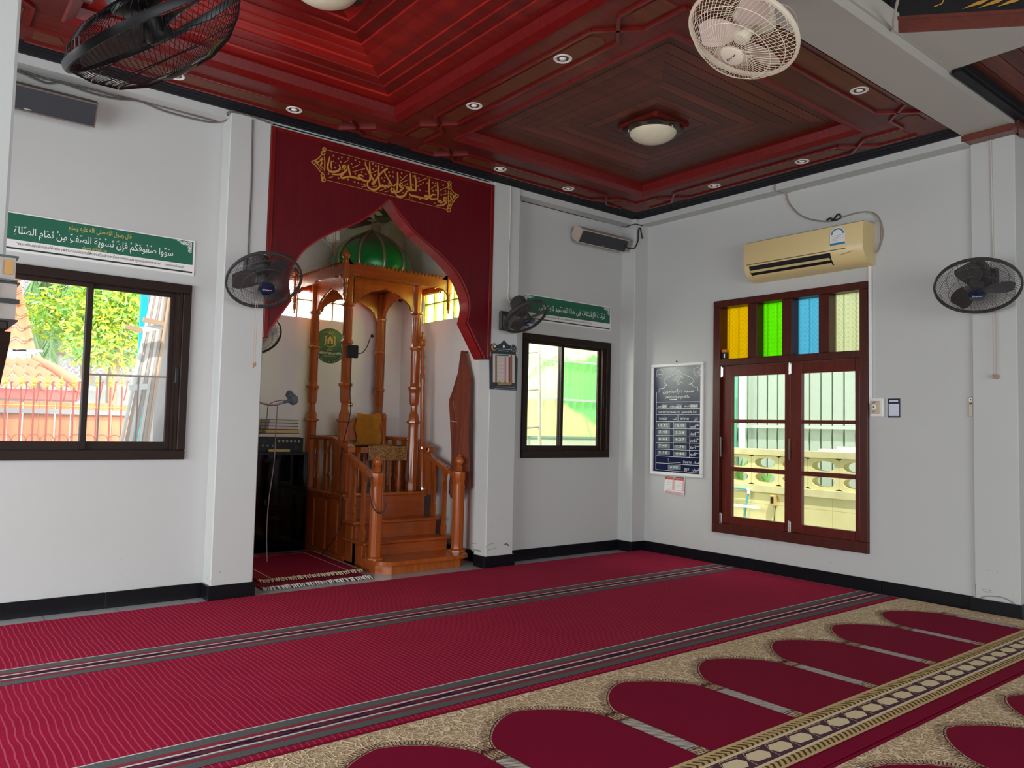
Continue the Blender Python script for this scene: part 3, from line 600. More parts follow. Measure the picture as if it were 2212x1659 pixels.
for x in (FX0, FX1):
    for y in (FY0, FY1):
        m = M(); m.prism([(x-.022, y-.022), (x+.022, y-.022), (x+.022, y+.022), (x-.022, y+.022)], ZB-.03, ZT+.012)
        for s in (-1, 1): m.prism([(0, 0), (.07, 0), (.03, .045), (0, .055)], -.008, .008, Matrix(((s*(1 if x < XC else 1)*0+(1 if x < XC else -1), 0, 0, x), (0, 0, 1, y), (0, 1, 0, ZT), (0, 0, 0, 1))))
        m.prism([(0, 0), (.07, 0), (.03, .045), (0, .055)], -.008, .008, Matrix(((0, 0, 1, x), (1 if y < 1.1 else -1, 0, 0, y), (0, 1, 0, ZT), (0, 0, 0, 1)))); m.build('corner_post', m_minbar, root)
        m = M(); m.lathe([(.020, 2.59), (.028, 2.60), (.024, 2.622), (.020, 2.63), (.034, 2.645), (.036, 2.665), (.030, 2.685), (.014, 2.70), (.003, 2.718)], 12, Matrix.Translation((x, y, 0))); m.build('finial', m_minbar, root, 50)
        m = M(); m.lathe([(.003, 2.262), (.011, 2.275), (.006, 2.285), (.013, 2.30), (.021, 2.32), (.015, 2.335), (.019, 2.35), (.013, 2.36), (.020, 2.375), (.024, 2.40), (.017, 2.415), (.022, 2.43), (.026, 2.456)], 10, Matrix.Translation((x, y, 0))); m.build('pendant', m_minbar, root, 50)
# dome of green panels and bronze ribs
m_domeg = NT('green_enamel'); 
def dome_mat():
    k = m_domeg; z = k.xyz()[2]; f = k.math('DIVIDE', k.math('SUBTRACT', z, 2.76), .25, clamp=True); n = k.noise(k.pos(), 5, 2)
    f = k.math('ADD', f, k.math('MULTIPLY', k.math('SUBTRACT', n, .5), .25), clamp=True); c = k.ramp(f, [(.0, (.004, .19, .035)), (.45, (.025, .16, .05)), (.8, (.10, .085, .05)), (1, (.085, .05, .035))]); return k.fin(c, .32, .5, .25)
dprof = [(.315, 2.565), (.350, 2.62), (.367, 2.68), (.372, 2.73), (.362, 2.79), (.335, 2.85), (.29, 2.905), (.235, 2.95), (.175, 2.985), (.11, 3.02), (.055, 3.05), (.018, 3.075), (.0, 3.082)]
DC = Matrix.Translation((XC, 1.17, 0)); m = M(); m.lathe(dprof, 32, DC); m.lathe([(.33, 2.56), (.335, 2.575)], 32, DC); dm = m.build('dome', dome_mat(), root, 60)
m_rib = P('bronze_rib', (.40, .30, .22), .38, .1, 30, metal=.7)
for i in range(10):
    t = 2*pi*(i+.25)/10; m = M(); m.tube([(XC+(r+.002)*cos(t), 1.17+(r+.002)*sin(t), z) for r, z in dprof[:-1]], [.013]*9+[.011, .009, .007], 6); m.build('dome_rib', m_rib, dm, 60)
m = M(); m.lathe([(.02, 3.07), (.008, 3.085), (.006, 3.105), (.0, 3.108)], 10, DC); m.build('dome_tip', m_rib, dm)
# handrails, newels, balusters
NW = [(-2.835, .195), (-2.02, .195)]
for (x, y) in NW:
    m = M(); T = Matrix.Translation((x, y, 0)); m.lathe([(.080, .105), (.080, .118), (.054, .128), (.051, .70), (.055, .72), (.060, .735), (.060, .80), (.045, .806)], 8, T, 0, .5)
    for a in range(8):
        t = 2*pi*a/8; q = Vector((x+.048*cos(t), y+.048*sin(t), 0)); m.bar(q+Vector((0, 0, .15)), q+Vector((0, 0, .69)), .016, .008, (cos(t), sin(t), 0))
    nw = m.build('newel_post', m_minbar, root, 25)
    m = M(); m.lathe([(.034, .804), (.040, .812), (.034, .82), (.040, .828), (.033, .836), (.038, .845), (.030, .852), (.024, .858), (.036, .868), (.044, .885), (.043, .905), (.034, .922), (.018, .933), (.010, .937), (.011, .945), (.0, .952)], 16, T @ Matrix.Diagonal((.86, .86, 1, 1))); m.build('finial', m_minbar, nw, 60)
for x in (-2.835, -2.02):
    m = M(); m.bar((x, .80, .952), (x, .21, .755), .058, .034); m.build('handrail', m_minbar, root)
    m = M(); m.bar((x, .98, 1.062), (x, .665, .985), .070, .040); m.cbox(x-.035, .66, .95, x+.035, .70, 1.0, .008); m.build('rail_cap', m_minbar, root)
    m = M()                                      # grooved board between column and stair rail
    m.prism([(.97, PT), (.97, 1.05), (.70, .985), (.70, .92), (.66, .91), (.66, PT-.03), (.72, PT-.03), (.72, PT)], x-.014, x+.014, Matrix(((0, 0, 1, 0), (1, 0, 0, 0), (0, 1, 0, 0), (0, 0, 0, 1))))
    for k in range(4): y = .705+k*.055; m.bar((x-.018, y, PT+.02), (x-.018, y, .90), .012, .022, (1, 0, 0)); m.bar((x+.018, y, PT+.02), (x+.018, y, .90), .012, .022, (1, 0, 0))
    m.build('grooved_board', m_minbar, root)
def baluster(x, y, z0, z1, ax):
    """flat slotted baluster: vase foot, two thin stiles, shouldered head; ax = direction of its width"""
    m = M(); d = Vector(ax); n_ = d.cross(Vector((0, 0, 1))); T = Matrix(((d.x, 0, n_.x, x), (d.y, 0, n_.y, y), (0, 1, 0, z0), (0, 0, 0, 1))); h = z1-z0
    out = [(-.030, 0), (-.034, .03), (-.036, .07), (-.018, .12), (-.026, .15), (-.026, h-.15), (-.018, h-.12), (-.034, h-.06), (-.036, h)]
    oth = [(-a, b) for a, b in reversed(out)]; inn = [(-.009, .14), (-.010, h-.14), (.010, h-.14), (.009, .14)]
    low = [out[0], out[1], out[2], out[3], (0, .125)] ; m.prism([out[0], out[1], out[2], out[3], out[4], (-.009, .14), (0, .125), (.009, .14), oth[4], oth[5], oth[6], oth[7], oth[8]][::-1], -.010, .010, T)
    m.prism([(-.026, .15), (-.026, h-.15), (-.009, h-.15), (-.009, .14)], -.009, .009, T); m.prism([(.009, .14), (.009, h-.15), (.026, h-.15), (.026, .15)], -.009, .009, T)
    m.prism([(-.026, h-.15), (-.018, h-.12), (-.034, h-.06), (-.036, h), (.036, h), (.034, h-.06), (.018, h-.12), (.026, h-.15), (.009, h-.15), (0, h-.135), (-.009, h-.15)], -.010, .010, T)
    m.build('baluster', m_minbar, root)
for x in (-2.835, -2.02):
    baluster(x, .60, .37, .895, (0, 1, 0)); baluster(x, .42, .22, .835, (0, 1, 0))
for x in (-2.80, -2.075):
    for y in (1.07, 1.25, 1.43): baluster(x, y, PT, 1.05, (0, 1, 0))
    m = M(); m.cbox(x-.03, .95, 1.05, x+.03, 1.56, 1.085, .008); m.build('platform_rail', m_minbar, root)
for x in (-2.62, -2.44, -2.26): baluster(x, 1.60, PT, 1.05, (1, 0, 0))
m = M(); m.cbox(-2.76, 1.57, 1.05, -2.115, 1.63, 1.085, .008); m.build('platform_rail', m_minbar, root)
# ------------------------------------------------------------------ things on and around the minbar
m_velvet = P('mustard_velvet', (.36, .145, .012), .8, .25, 26, .2); m_broc = None
def brocade():
    k = NT('bronze_brocade'); x = k.xyz(); vo = k.n('TexVoronoi', feature='SMOOTH_F1'); k.l(k.pos((85, 85, 85)), vo.inputs['Vector']); vo.inputs['Scale'].default_value = 1
    c = k.ramp(vo.outputs['Distance'], [(.25, (.10, .035, .008)), (.42, (.42, .22, .05)), (.55, (.13, .045, .01))]); return k.fin(c, .55, .4, .1)
m_broc = brocade()
c = thing('pulpit_chair', 'wooden armless chair draped in mustard velvet on the pulpit platform', 'chair', (-2.37, 1.18, PT), radians(-6))
T = WM[c.name]; LG = m_minbar
m = M(T); m.prism([(-.25, -.20), (-.20, -.25), (.20, -.25), (.25, -.20), (.24, .2), (-.24, .2)], .345, .40); m.build('seat', LG, c)
for sx in (-1, 1):
    m = M(T); m.lathe([(.018, 0), (.026, .05), (.020, .12), (.026, .2), (.02, .28), (.026, .345)], 10, Matrix.Translation((sx*.205, -.20, 0)) if False else T @ Matrix.Translation((sx*.205, -.20, 0))); m.build('leg', LG, c, 50)
    m = M(T); m.lathe([(.024, 0), (.026, .40), (.024, .66), (.030, .67), (.022, .685), (.026, .70), (.018, .715), (.0, .73)], 10, T @ Matrix.Translation((sx*.205, .19, 0))); m.build('back_post', LG, c, 50)
m = M(T); m.cbox(-.19, .175, .45, .19, .205, .66, .006); m.build('backrest', LG, c)
m = M(T)
for i in range(5): m.bar((-.12+i*.06, -.19, .0), (-.12+i*.06, -.19, .345), .02, .014, (0, 1, 0))
m.build('front_slats', LG, c)
def drape(m, f, nu, nv, T):
    vs = [f(i/nu, j/nv) for j in range(nv+1) for i in range(nu+1)]; fs = [(j*(nu+1)+i, j*(nu+1)+i+1, (j+1)*(nu+1)+i+1, (j+1)*(nu+1)+i) for j in range(nv) for i in range(nu)]; m.add(vs, fs, 0, T)
m = M(); 
def vel(u, v):
    x = (-.10+.255*u); z = .415+.31*v-.015*sin(u*pi)*v; y = .165-.012*sin(v*3+u*7)-.01
    if v > .93: y = .165+(v-.93)*.6
    return (x+.012*sin(v*9), y, z)
drape(m, vel, 14, 16, T); m.build('velvet_cover', m_velvet, c, 60)
m = M(); drape(m, lambda u, v: (-.24+.50*u, .16-.40*v, .405+.012*sin(u*9)*sin(v*7)+.006), 12, 10, T); m.cbox(-.26, -.02, .403, -.13, .12, .43, .012, 0, T); m.build('seat_cloth', m_broc, c, 60)
m = M(); drape(m, lambda u, v: (-.13+.385*u, -.255-.012*sin(u*pi)-.006*sin(u*20)*v, .412-.135*v), 14, 8, T); m.build('cloth_border', m_broc, c, 60)
st = thing('wooden_staff', 'varnished wooden staff with silver rings leaning by the right column of the pulpit', 'staff', (-2.035, .775, PT+.001))
m = M(); Ts = frame((-2.035, .775, PT+.001), (-.012, .03, 1)); m.lathe([(.026, 0), (.026, .36), (.021, .37), (.021, 1.0), (.026, 1.03), (.024, 1.10), (.017, 1.12), (.022, 1.16), (.016, 1.2), (.022, 1.26), (.018, 1.32), (.014, 1.36), (.026, 1.37), (.028, 1.42), (.018, 1.46), (.010, 1.475), (.013, 1.495), (.0, 1.52)], 12, Ts); m.build('shaft', m_minbar, st, 50)
for z in (.0, .385):
    m = M(); m.lathe([(.029, z), (.031, z+.008), (.029, z+.026)], 14, Ts); m.build('ring', m_chrome, st, 50)
m_bead2 = P('dark_wood_bead', (.05, .02, .012), .3, .2, 60)
m = M(); pts = bez([(-2.905, .165, .772), (-2.925, .15, .66), (-2.912, .135, .56), (-2.87, .125, .495), (-2.825, .120, .485), (-2.795, .123, .515), (-2.785, .135, .57)], 7)
for p in pts: m.lathe([(0, -.0075), (.0055, -.005), (.0075, 0), (.0055, .005), (0, .0075)], 6, Matrix.Translation(p))
tag(m.build('prayer_beads', m_bead2, None, 80), 'dark string of prayer beads hanging on the left newel of the pulpit', 'prayer beads')
mb = thing('clip_microphone', 'black box microphone with bent gooseneck strapped to the front left column of the pulpit', 'microphone', (-2.80, .815, 1.81))
m = M(); m.cbox(-2.84, .79, 1.79, -2.735, .825, 1.905, .008); m.build('transmitter_box', m_blackp, mb)
m = M(); gn = bez([(-2.735, .80, 1.83), (-2.70, .78, 1.845), (-2.66, .78, 1.90), (-2.63, .79, 1.97), (-2.605, .80, 2.0)], 6); m.tube(gn, .0045, 6); m.build('gooseneck', m_blackp, mb, 60)
m = M(); m.lathe([(0, -.016), (.013, -.010), (.017, 0), (.013, .012), (0, .017)], 12, Matrix.Translation((-2.60, .802, 2.004))); m.build('foam_tip', m_blackp, mb, 60)
m = M(); m.tube(bez([(-2.79, .822, 1.79), (-2.795, .815, 1.5), (-2.80, .79, 1.28), (-2.87, .78, .98), (-2.885, .76, .72), (-2.885, .74, .5), (-2.895, .70, .34), (-2.95, .72, .2), (-3.0, .85, .05)], 6), .0045, 6); tag(m.build('microphone_cable', m_blackp, None, 60), 'thin black cable hanging down from the box microphone on the pulpit column', 'cable')
m = M(); m.lathe([(.016, 0), (.022, .006), (.014, .012), (.02, .018), (.012, .03), (.0, .034)], 12, frame((-2.785, .828, 1.375), (.2, -1, 0))); tag(m.build('brass_knob', P('brass', (.65, .45, .15), .25, .1, metal=1), None, 50), 'small brass knob on the neck of the front left pulpit column', 'knob')
# equipment rack with mixer, books, microphone on stand
rk = thing('equipment_rack', 'black glass-fronted equipment rack between the left pillar and the pulpit', 'rack', (-3.15, 1.56, 0))
m_rglass = P('smoked_glass', (.008, .009, .018), .12, .1, spec=.6)
m = M(); m.box(-3.44, 1.44, 0, -3.415, 1.70, .925); m.box(-2.915, 1.44, 0, -2.89, 1.70, .925); m.box(-3.415, 1.44, .895, -2.915, 1.70, .925); m.box(-3.415, 1.44, 0, -2.915, 1.70, .04); m.box(-3.415, 1.68, .04, -2.915, 1.70, .895); m.build('case', m_blackp, rk)
m_ghost = P('dim_metal', (.10, .10, .12), .4, .2, 40)
for z0, z1 in ((.62, .86), (.44, .60)):
    m = M(); m.cbox(-3.40, 1.47, z0, -2.93, 1.66, z1, .004); u = m.build('rack_unit', m_blackp, rk); k = M()
    for i in range(6): k.lathe([(.014, 0), (.014, .01), (0, .011)], 10, frame((-3.36+i*.03, 1.469, z0+.05), (0, -1, 0)))
    for j in range(2): k.box(-3.17+j*.12, 1.466, z0+.08, -3.08+j*.12, 1.469, z0+.16)
    k.build('controls', m_ghost, u)
def smoked():
    k = NT('smoked_door_glass'); tr = k.n('BsdfTransparent'); tr.inputs[0].default_value = (.10, .11, .15, 1); gl = k.n('BsdfGlossy'); gl.inputs['Roughness'].default_value = .08; mx = k.n('MixShader'); mx.inputs[0].default_value = .03
    k.l(tr.outputs[0], mx.inputs[1]); k.l(gl.outputs[0], mx.inputs[2]); k.l(mx.outputs[0], k.out.inputs[0]); return k.mat
m = M(); m.box(-3.435, 1.428, .02, -2.895, 1.435, .90); d = m.build('glass_door', smoked(), rk)
m = M(); m.cbox(-3.30, 1.41, .45, -3.285, 1.428, .50, .003); m.build('door_handle', m_blackp, d)
mx_ = thing('audio_mixer', 'black amplifier with a row of knobs on top of the equipment rack', 'amplifier', (-3.18, 1.56, .927))
m = M(); m.cbox(-3.43, 1.42, .927, -2.95, 1.68, 1.062, .004); m.build('housing', m_blackp, mx_)
m_knob = P('tan_knob', (.32, .22, .17), .4, .1)
for i in range(6): m = M(); m.lathe([(.012, 0), (.011, .014), (0, .015)], 12, frame((-3.19+i*.038, 1.42, 1.028), (0, -1, 0))); m.build('knob', m_knob, mx_, 40)
for i in range(3): m = M(); m.lathe([(.017 if i == 0 else .012, 0), (.011, .012), (0, .013)], 12, frame((-3.34+i*.045, 1.42, .985), (0, -1, 0))); m.build('dial', m_ghost, mx_, 40)
m = M()
for i in range(4):
    for j in range(3): m.box(-3.03+j*.012, 1.417, .96+i*.01, -3.023+j*.012, 1.42, .963+i*.01)
m.box(-3.36, 1.417, 1.022, -3.30, 1.42, 1.026); m.build('panel_markings', m_ghost, mx_)
def book(name, label, x0, x1, y0, y1, z0, z1, cover, group=None, pages=None, spine='left'):
    b = thing(name, label, 'book', ((x0+x1)/2, (y0+y1)/2, z0), 0, group); t = .0035
    m = M(); m.box(x0, y0, z0, x1, y1, z0+t); m.box(x0, y0, z1-t, x1, y1, z1)
    if spine == 'back': m.box(x0, y1-t, z0+t, x1, y1, z1-t)
    else: m.box(x0, y0, z0+t, x0+t, y1, z1-t)
    m.build('cover', cover, b); m = M(); m.box(x0+(.0036 if spine != 'back' else .004), y0+.004, z0+t, x1-.004, y1-.004, z1-t); m.build('pages', pages or m_pages, b); return b
m_pages = P('book_pages', (.55, .50, .46), .8, .08, 60); m_pagesy = P('yellowed_pages', (.52, .36, .14), .8, .08, 60); m_cov = P('maroon_cover', (.05, .012, .012), .5, .2)
z = 1.063
book('book', 'wide pale-edged book at the bottom of the stack on the amplifier', -3.42, -2.975, 1.43, 1.66, z, z+.035, m_cov, 'books stacked on the amplifier', m_pages, 'back'); z += .0352
book('book', 'yellow-edged book second from the bottom of the stack on the amplifier', -3.31, -2.985, 1.43, 1.65, z, z+.036, m_cov, 'books stacked on the amplifier', m_pagesy, 'back'); z += .0362
for i, l in enumerate(('grey-edged thin book resting right on the yellow-edged book of the stack', 'grey-edged thin book in the middle of the three topping the stack', 'topmost thin grey-edged book of the stack on the amplifier')):
    book('book', l, -3.285+.004*i, -2.995, 1.44, 1.65, z, z+.030, m_cov, 'books stacked on the amplifier', m_pages, 'back'); z += .0302
b = book('book', 'yellow-paged book lying tilted in front of the amplifier on the rack', -3.30, -3.09, 1.378, 1.412, .928, .958, m_blackp, None, m_pagesy, 'back'); 
gs = thing('microphone_stand', 'chrome gooseneck stand holding a grey wrapped microphone beside the left pillar', 'microphone stand', (-3.95, .78, 0))
m = M(); m.lathe([(.13, 0), (.13, .012), (.02, .03), (.012, .05)], 20, Matrix.Translation((-3.93, .82, 0))); m.build('base', m_blackp, gs, 40)
m = M(); m.tube([(-3.93, .82, .04), (-3.93, .82, 1.42)], .011, 8); m.build('pole', m_chrome, gs, 50)
m = M(); m.tube(bez([(-3.93, .82, 1.42), (-3.86, .80, 1.425), (-3.72, .78, 1.40), (-3.60, .78, 1.355), (-3.50, .78, 1.345), (-3.42, .78, 1.365)], 6), .009, 8); m.build('gooseneck', m_chrome, gs, 60)
mc = thing('wrapped_microphone', 'grey cloth-wrapped microphone head at the tip of the chrome gooseneck', 'microphone', (-3.36, .78, 1.38))
m_gcloth = P('slate_cloth', (.13, .16, .19), .8, .2, 40)
m = M(); Tm = frame((-3.42, .78, 1.367), (1, 0, .33)); m.lathe([(.012, 0), (.014, .035), (.022, .05), (.040, .062), (.047, .085), (.044, .105), (.028, .122), (0, .128)], 12, Tm); m.lathe([(.004, .0), (.03, .02), (.036, .045), (.02, .07), (0, .08)], 9, frame((-3.355, .79, 1.395), (-.2, 0, 1))); m.build('wrapped_head', m_gcloth, mc, 35)
m = M(); m.tube(bez([(-3.47, .78, 1.345), (-3.475, .78, 1.1), (-3.485, .77, .85), (-3.52, .76, .55), (-3.53, .75, .3), (-3.52, .74, .06)], 6), .0045, 6); tag(m.build('hanging_cable', P('pink_grey_cable', (.30, .20, .20), .6), None, 60), 'long pinkish cable hanging from the gooseneck down to the prayer rug', 'cable')
m = M(); m.tube(bez([(-3.42, .775, 1.385), (-3.50, .77, 1.37), (-3.55, .775, 1.335), (-3.555, .78, 1.25), (-3.56, .80, 1.15), (-3.565, .9, 1.1), (-3.50, 1.3, 1.03)], 6), .0035, 6); tag(m.build('hanging_cable', m_cable, None, 60), 'short looped dark cable between the wrapped microphone and the rack', 'cable')
# hand reflections left out; rugs
def rug_mat(name, col, sc=260):
    k = NT(name); n = k.noise(k.pos(), sc, 2); c = k.mix(n, tuple(x*.75 for x in col), tuple(x*1.2 for x in col)); k.bump(n, .25, .003); return k.fin(c, .95, .1)
m_rugred = rug_mat('crimson_pile', (.20, .004, .028)); m_fringe = rug_mat('cream_fringe', (.62, .50, .33), 90); m_fringew = rug_mat('white_fringe', (.62, .58, .54), 90); m_rugline = rug_mat('pink_line', (.58, .36, .36))
def prayer_rug(label, x0, x1, y0, y1, z, lines, fr, zc=.0, skew=0.0):
    r = thing('prayer_rug', label, 'prayer rug', ((x0+x1)/2, (y0+y1)/2, z), 0, 'prayer rugs by the pulpit'); f = lambda x, y, w: (x+skew*(y-y0), y, w)
    m = M(); h = .012; m.add([f(x0, y0, z), f(x1, y0, z), f(x1, y1, z), f(x0, y1, z), f(x0, y0, z+h), f(x1, y0, z+h), f(x1, y1, z+h), f(x0, y1, z+h)], [(3, 2, 1, 0), (4, 5, 6, 7), (0, 1, 5, 4), (1, 2, 6, 5), (2, 3, 7, 6), (3, 0, 4, 7)]); m.build('pile', m_rugred, r)
    if lines:
        m = M()
        for x in (x0+.10, x1-.10): m.add([f(x, y0, z+h+.001), f(x+.012, y0, z+h+.001), f(x+.012, y1-.1, z+h+.001), f(x, y1-.1, z+h+.001)], [(0, 1, 2, 3)])
        m.add([f(x0+.1, y1-.1, z+h+.001), f(x1-.088, y1-.1, z+h+.001), f(x1-.088, y1-.088, z+h+.001), f(x0+.1, y1-.088, z+h+.001)], [(0, 1, 2, 3)])
        m.add([f(x1-.004, y0, z+h+.001), f(x1+.05, y0, z+.003), f(x1+.05, y1, z+.003), f(x1-.004, y1, z+h+.001)], [(0, 1, 2, 3)]); m.build('border_line', m_rugline, r)
    m = M(); n = int((x1-x0)/.011)
    for i in range(n):
        x = x0+(i+.5)*(x1-x0)/n; a = random.uniform(-.012, .012); L = random.uniform(.055, .085); m.tube([(x, y0+.004, z+h*.7), (x+a*.5, y0-L*.5, z+h*.9+random.uniform(0, .01)), (x+a, y0-L, z+.004)], [.005, .0055, .003], 4)
    for i in range(n):
        x = x0+skew*(y1-y0)+(i+.5)*(x1-x0)/n; m.tube([(x, y1-.004, z+h*.6), (x+random.uniform(-.01, .01), y1+.05, z+.004)], [.005, .003], 4)
    m.build('fringe', fr, r); return r
prayer_rug('white-fringed crimson prayer rug lying underneath on the tiles by the pulpit', -3.84, -2.99, .02, .95, .001, False, m_fringew)
prayer_rug('cream-fringed crimson prayer rug with pale lines lying on top beside the pulpit', -3.80, -2.97, .20, 1.28, .020, True, m_fringe, 0, .06)
# robe on the niche wall, round sign, niche fan lamp
m_robe = P('brown_robe_cloth', (.17, .042, .024), .85, .15, 14, .15); m_hemgold = P('gold_hem', (.60, .36, .12), .5)
rb = thing('hanging_robe', 'reddish brown robe with gold trim hanging on the right wall of the niche', 'robe', (-1.88, .33, .55))
m = M()
def lerp_(t, tab):
    for (a, b), (c, d) in zip(tab, tab[1:]):
        if t <= c: return b+(d-b)*(t-a)/(c-a)
    return tab[-1][1]
def robe(u, v):
    yl = lerp_(v, [(0, .42), (.1, .45), (.3, .455), (.55, .47), (.66, .50), (.72, .455), (.85, .40), (1, .355)]); yr = lerp_(v, [(0, .20), (.05, .17), (.5, .165), (.8, .20), (1, .315)])
    s = u; y = yl+(yr-yl)*s; k = sin(pi*min(1, v*1.1+.05))
    fold = .034*abs(sin(s*9.5+v*1.6+.6))+.022*sin(s*5-v*7)+.012*sin(s*23+v*3)
    x = -1.872-(.02+.03*(1-v))-fold*(1.05-.55*v)-.035*sin(pi*s)*(1-.4*v); z = .56+1.33*v
    if v < .06: z += .05*sin(s*9)+.06*s
    return (x, y, z)
drape(m, robe, 40, 30, None); m.build('cloth', m_robe, rb, 70)
m = M(); g = [Vector(robe(.15+.05*sin(v*4), v))+Vector((-.006, 0, 0)) for v in [1-.55*i/14 for i in range(15)]]; m.tube(g, .0045, 5); g = [Vector(robe(u, .52))+Vector((-.006, 0, -.05*u)) for u in [.0, .1, .2, .35]]; m.tube(g, .0045, 5); m.build('trim', m_hemgold, rb, 60)
m = M(); m.tube([(-1.85, .36, 1.89), (-1.90, .36, 1.88), (-1.905, .36, 1.90)], .006, 6); m.build('hook', m_blackp, rb)
sg = thing('round_sign', 'round dark green sign with gold emblem and lettering on the niche back wall', 'sign', (-2.572, NY, 1.98))
SX, SZ, SRr = -2.572, 1.98, .188; T = TF(NY)
m = M(T); m.prism(circ(SX, SZ, SRr, 48), 0, .006); m.build('rim', m_paper, sg); m = M(T); m.flat(circ(SX, SZ, SRr-.010, 48), .0068); m.build('face', P('bottle_green', (.004, .045, .026), .35, .05), sg)
m = M(T); Z = .0078
m.stroke(bez([(SX-.062, SZ+.055, 0), (SX-.055, SZ+.085, 0), (SX, SZ+.128, 0), (SX+.055, SZ+.085, 0), (SX+.062, SZ+.055, 0)], 4) and [(p.x, p.y) for p in bez([(SX-.045, SZ+.07, 0), (SX-.03, SZ+.10, 0), (SX, SZ+.128, 0), (SX+.03, SZ+.10, 0), (SX+.045, SZ+.07, 0)], 4)], .005, Z)
m.flat([(SX-.030, SZ+.02), (SX+.030, SZ+.02), (SX+.032, SZ+.065), (SX+.016, SZ+.085), (SX, SZ+.10), (SX-.016, SZ+.085), (SX-.032, SZ+.065)], Z); 
for a in (-.05, .05): m.flat([(SX+a-.007, SZ+.012), (SX+a+.007, SZ+.012), (SX+a+.006, SZ+.08), (SX+a-.006, SZ+.08)], Z); m.flat(circ(SX+a, SZ+.09, .009, 12), Z)
m.stroke([(SX-.065, SZ+.012), (SX, SZ-.012), (SX+.065, SZ+.012)], .006, Z)
m.text(arab('دار المهاجرين'), SX-.085, SZ+.130, .036, .12, T=T @ Matrix.Translation((SX, SZ, 0)) @ Matrix.Rotation(0, 4, 'Z') @ Matrix.Translation((-SX, -SZ, 0)), z=Z); m.text(arab('لتعلم'), SX, SZ-.048, .036, .055, 'c', Z); m.build('emblem', P('sign_gold', (.55, .33, .10), .45), sg)
m = M(T); m.flat(circ(SX, SZ+.045, .009, 12), Z+.0004)
m.flat([(SX-.009, SZ+.02), (SX+.009, SZ+.02), (SX+.009, SZ+.045), (SX-.009, SZ+.045)], Z+.0004); m.build('emblem_door', P('bottle_green', ()), sg)
m = M(T); m.text('มัสยิดดารุลมุฮายิรีน', SX, SZ-.085, .034, .26, 'c', Z)
for s in (-1, 1):
    for k in range(8): t = 2*pi*k/8; m.stroke(circ(SX+s*.145+.016*cos(t), SZ+.015+.016*sin(t), .008, 8), .003, Z, closed=True)
for i, ch in enumerate('164 ม.1 ต.เกาะแก้ว'):
    if ch == ' ': continue
    t = radians(208+i*7.4); Tt = T @ Matrix.Translation((SX+.168*cos(t), SZ+.168*sin(t), Z)) @ Matrix.Rotation(t+pi/2, 4, 'Z'); m.text(ch, 0, 0, .022, None, 'c', 0, Tt)
m.text('กม.', SX, SZ-.142, .02, .09, 'c', Z) if False else None
m.build('lettering', m_letter, sg)
m = M(T); m.text('เทศบาลตำบล', SX, SZ-.112, .024, .15, 'c', Z); m.build('subtitle', m_yel, sg)
lp = thing('wall_spotlight', 'white bowl lamp with cylindrical shade and pull cords high in the niche', 'lamp', (-2.95, .98, 3.1))
m = M(); m.lathe([(.04, .08), (.10, .065), (.13, .03), (.128, .015), (.07, -.015), (.0, -.02)], 20, Matrix.Translation((-2.945, 1.0, 2.99)) @ Matrix.Rotation(radians(14), 4, 'Y')); m.build('bowl', m_white, lp, 50)
m = M(); m.lathe([(.062, .05), (.060, -.07), (.056, -.07), (.056, .03)], 20, Matrix.Translation((-2.93, .99, 2.93))); m.build('shade', m_white, lp, 50)
m = M(); m.tube([(-2.955, .92, 3.05), (-2.955, .92, 2.76)], .002, 4); m.tube([(-2.94, .92, 3.05), (-2.94, .92, 2.73)], .002, 4); m.lathe([(.003, .0), (.009, .02), (.007, .05), (.0, .06)], 8, Matrix.Translation((-2.94, .92, 2.71))); m.lathe([(.003, .0), (.009, .02), (.007, .05), (.0, .06)], 8, Matrix.Translation((-2.955, .92, 2.755))); m.build('pull_cord', P('wood_toggle', (.30, .13, .05), .5), lp)
m = M(); m.tube(bez([(-3.03, .99, 3.08), (-3.07, .99, 3.04), (-3.075, .99, 2.95), (-3.06, .99, 2.88), (-2.98, 1.0, 2.83), (-2.92, 1.02, 2.80)], 5), .006, 6); m.build('cord', m_cablew, lp, 60)
m = M(); m.cbox(-2.98, .95, 3.04, -2.91, 1.02, 3.305, .004); m.build('mount', m_white, lp)

cf = thing('ceiling_fan', 'ceiling fan with dark red wooden blades above the green dome in the niche', 'ceiling fan', (-2.50, .85, 3.30))
fx, fy, fz = -2.50, .85, 3.13
m = M(); m.lathe([(.02, .16), (.02, .06), (.07, .05), (.085, .02), (.08, -.02), (.045, -.045), (0, -.05)], 24, Matrix.Translation((fx, fy, fz))); m.build('motor', m_greyp, cf, 40)
m_fb = P('dark_red_blade', (.06, .010, .012), .4, .15, 12)
for k, a in enumerate((radians(-20), radians(100), radians(220))):
    R = Matrix.Translation((fx, fy, fz)) @ Matrix.Rotation(a, 4, 'Z') @ Matrix.Rotation(radians(10), 4, 'X')
    m = M(R); m.prism([(.14, -.05), (.52, -.062), (.57, -.045), (.585, 0), (.57, .045), (.52, .062), (.14, .05)], -.004, .004); b = m.build('blade', m_fb, cf); m = M(R); m.prism([(.05, -.02), (.2, -.03), (.2, .03), (.05, .02)], -.008, -.004); m.build('blade_arm', m_silver, b)
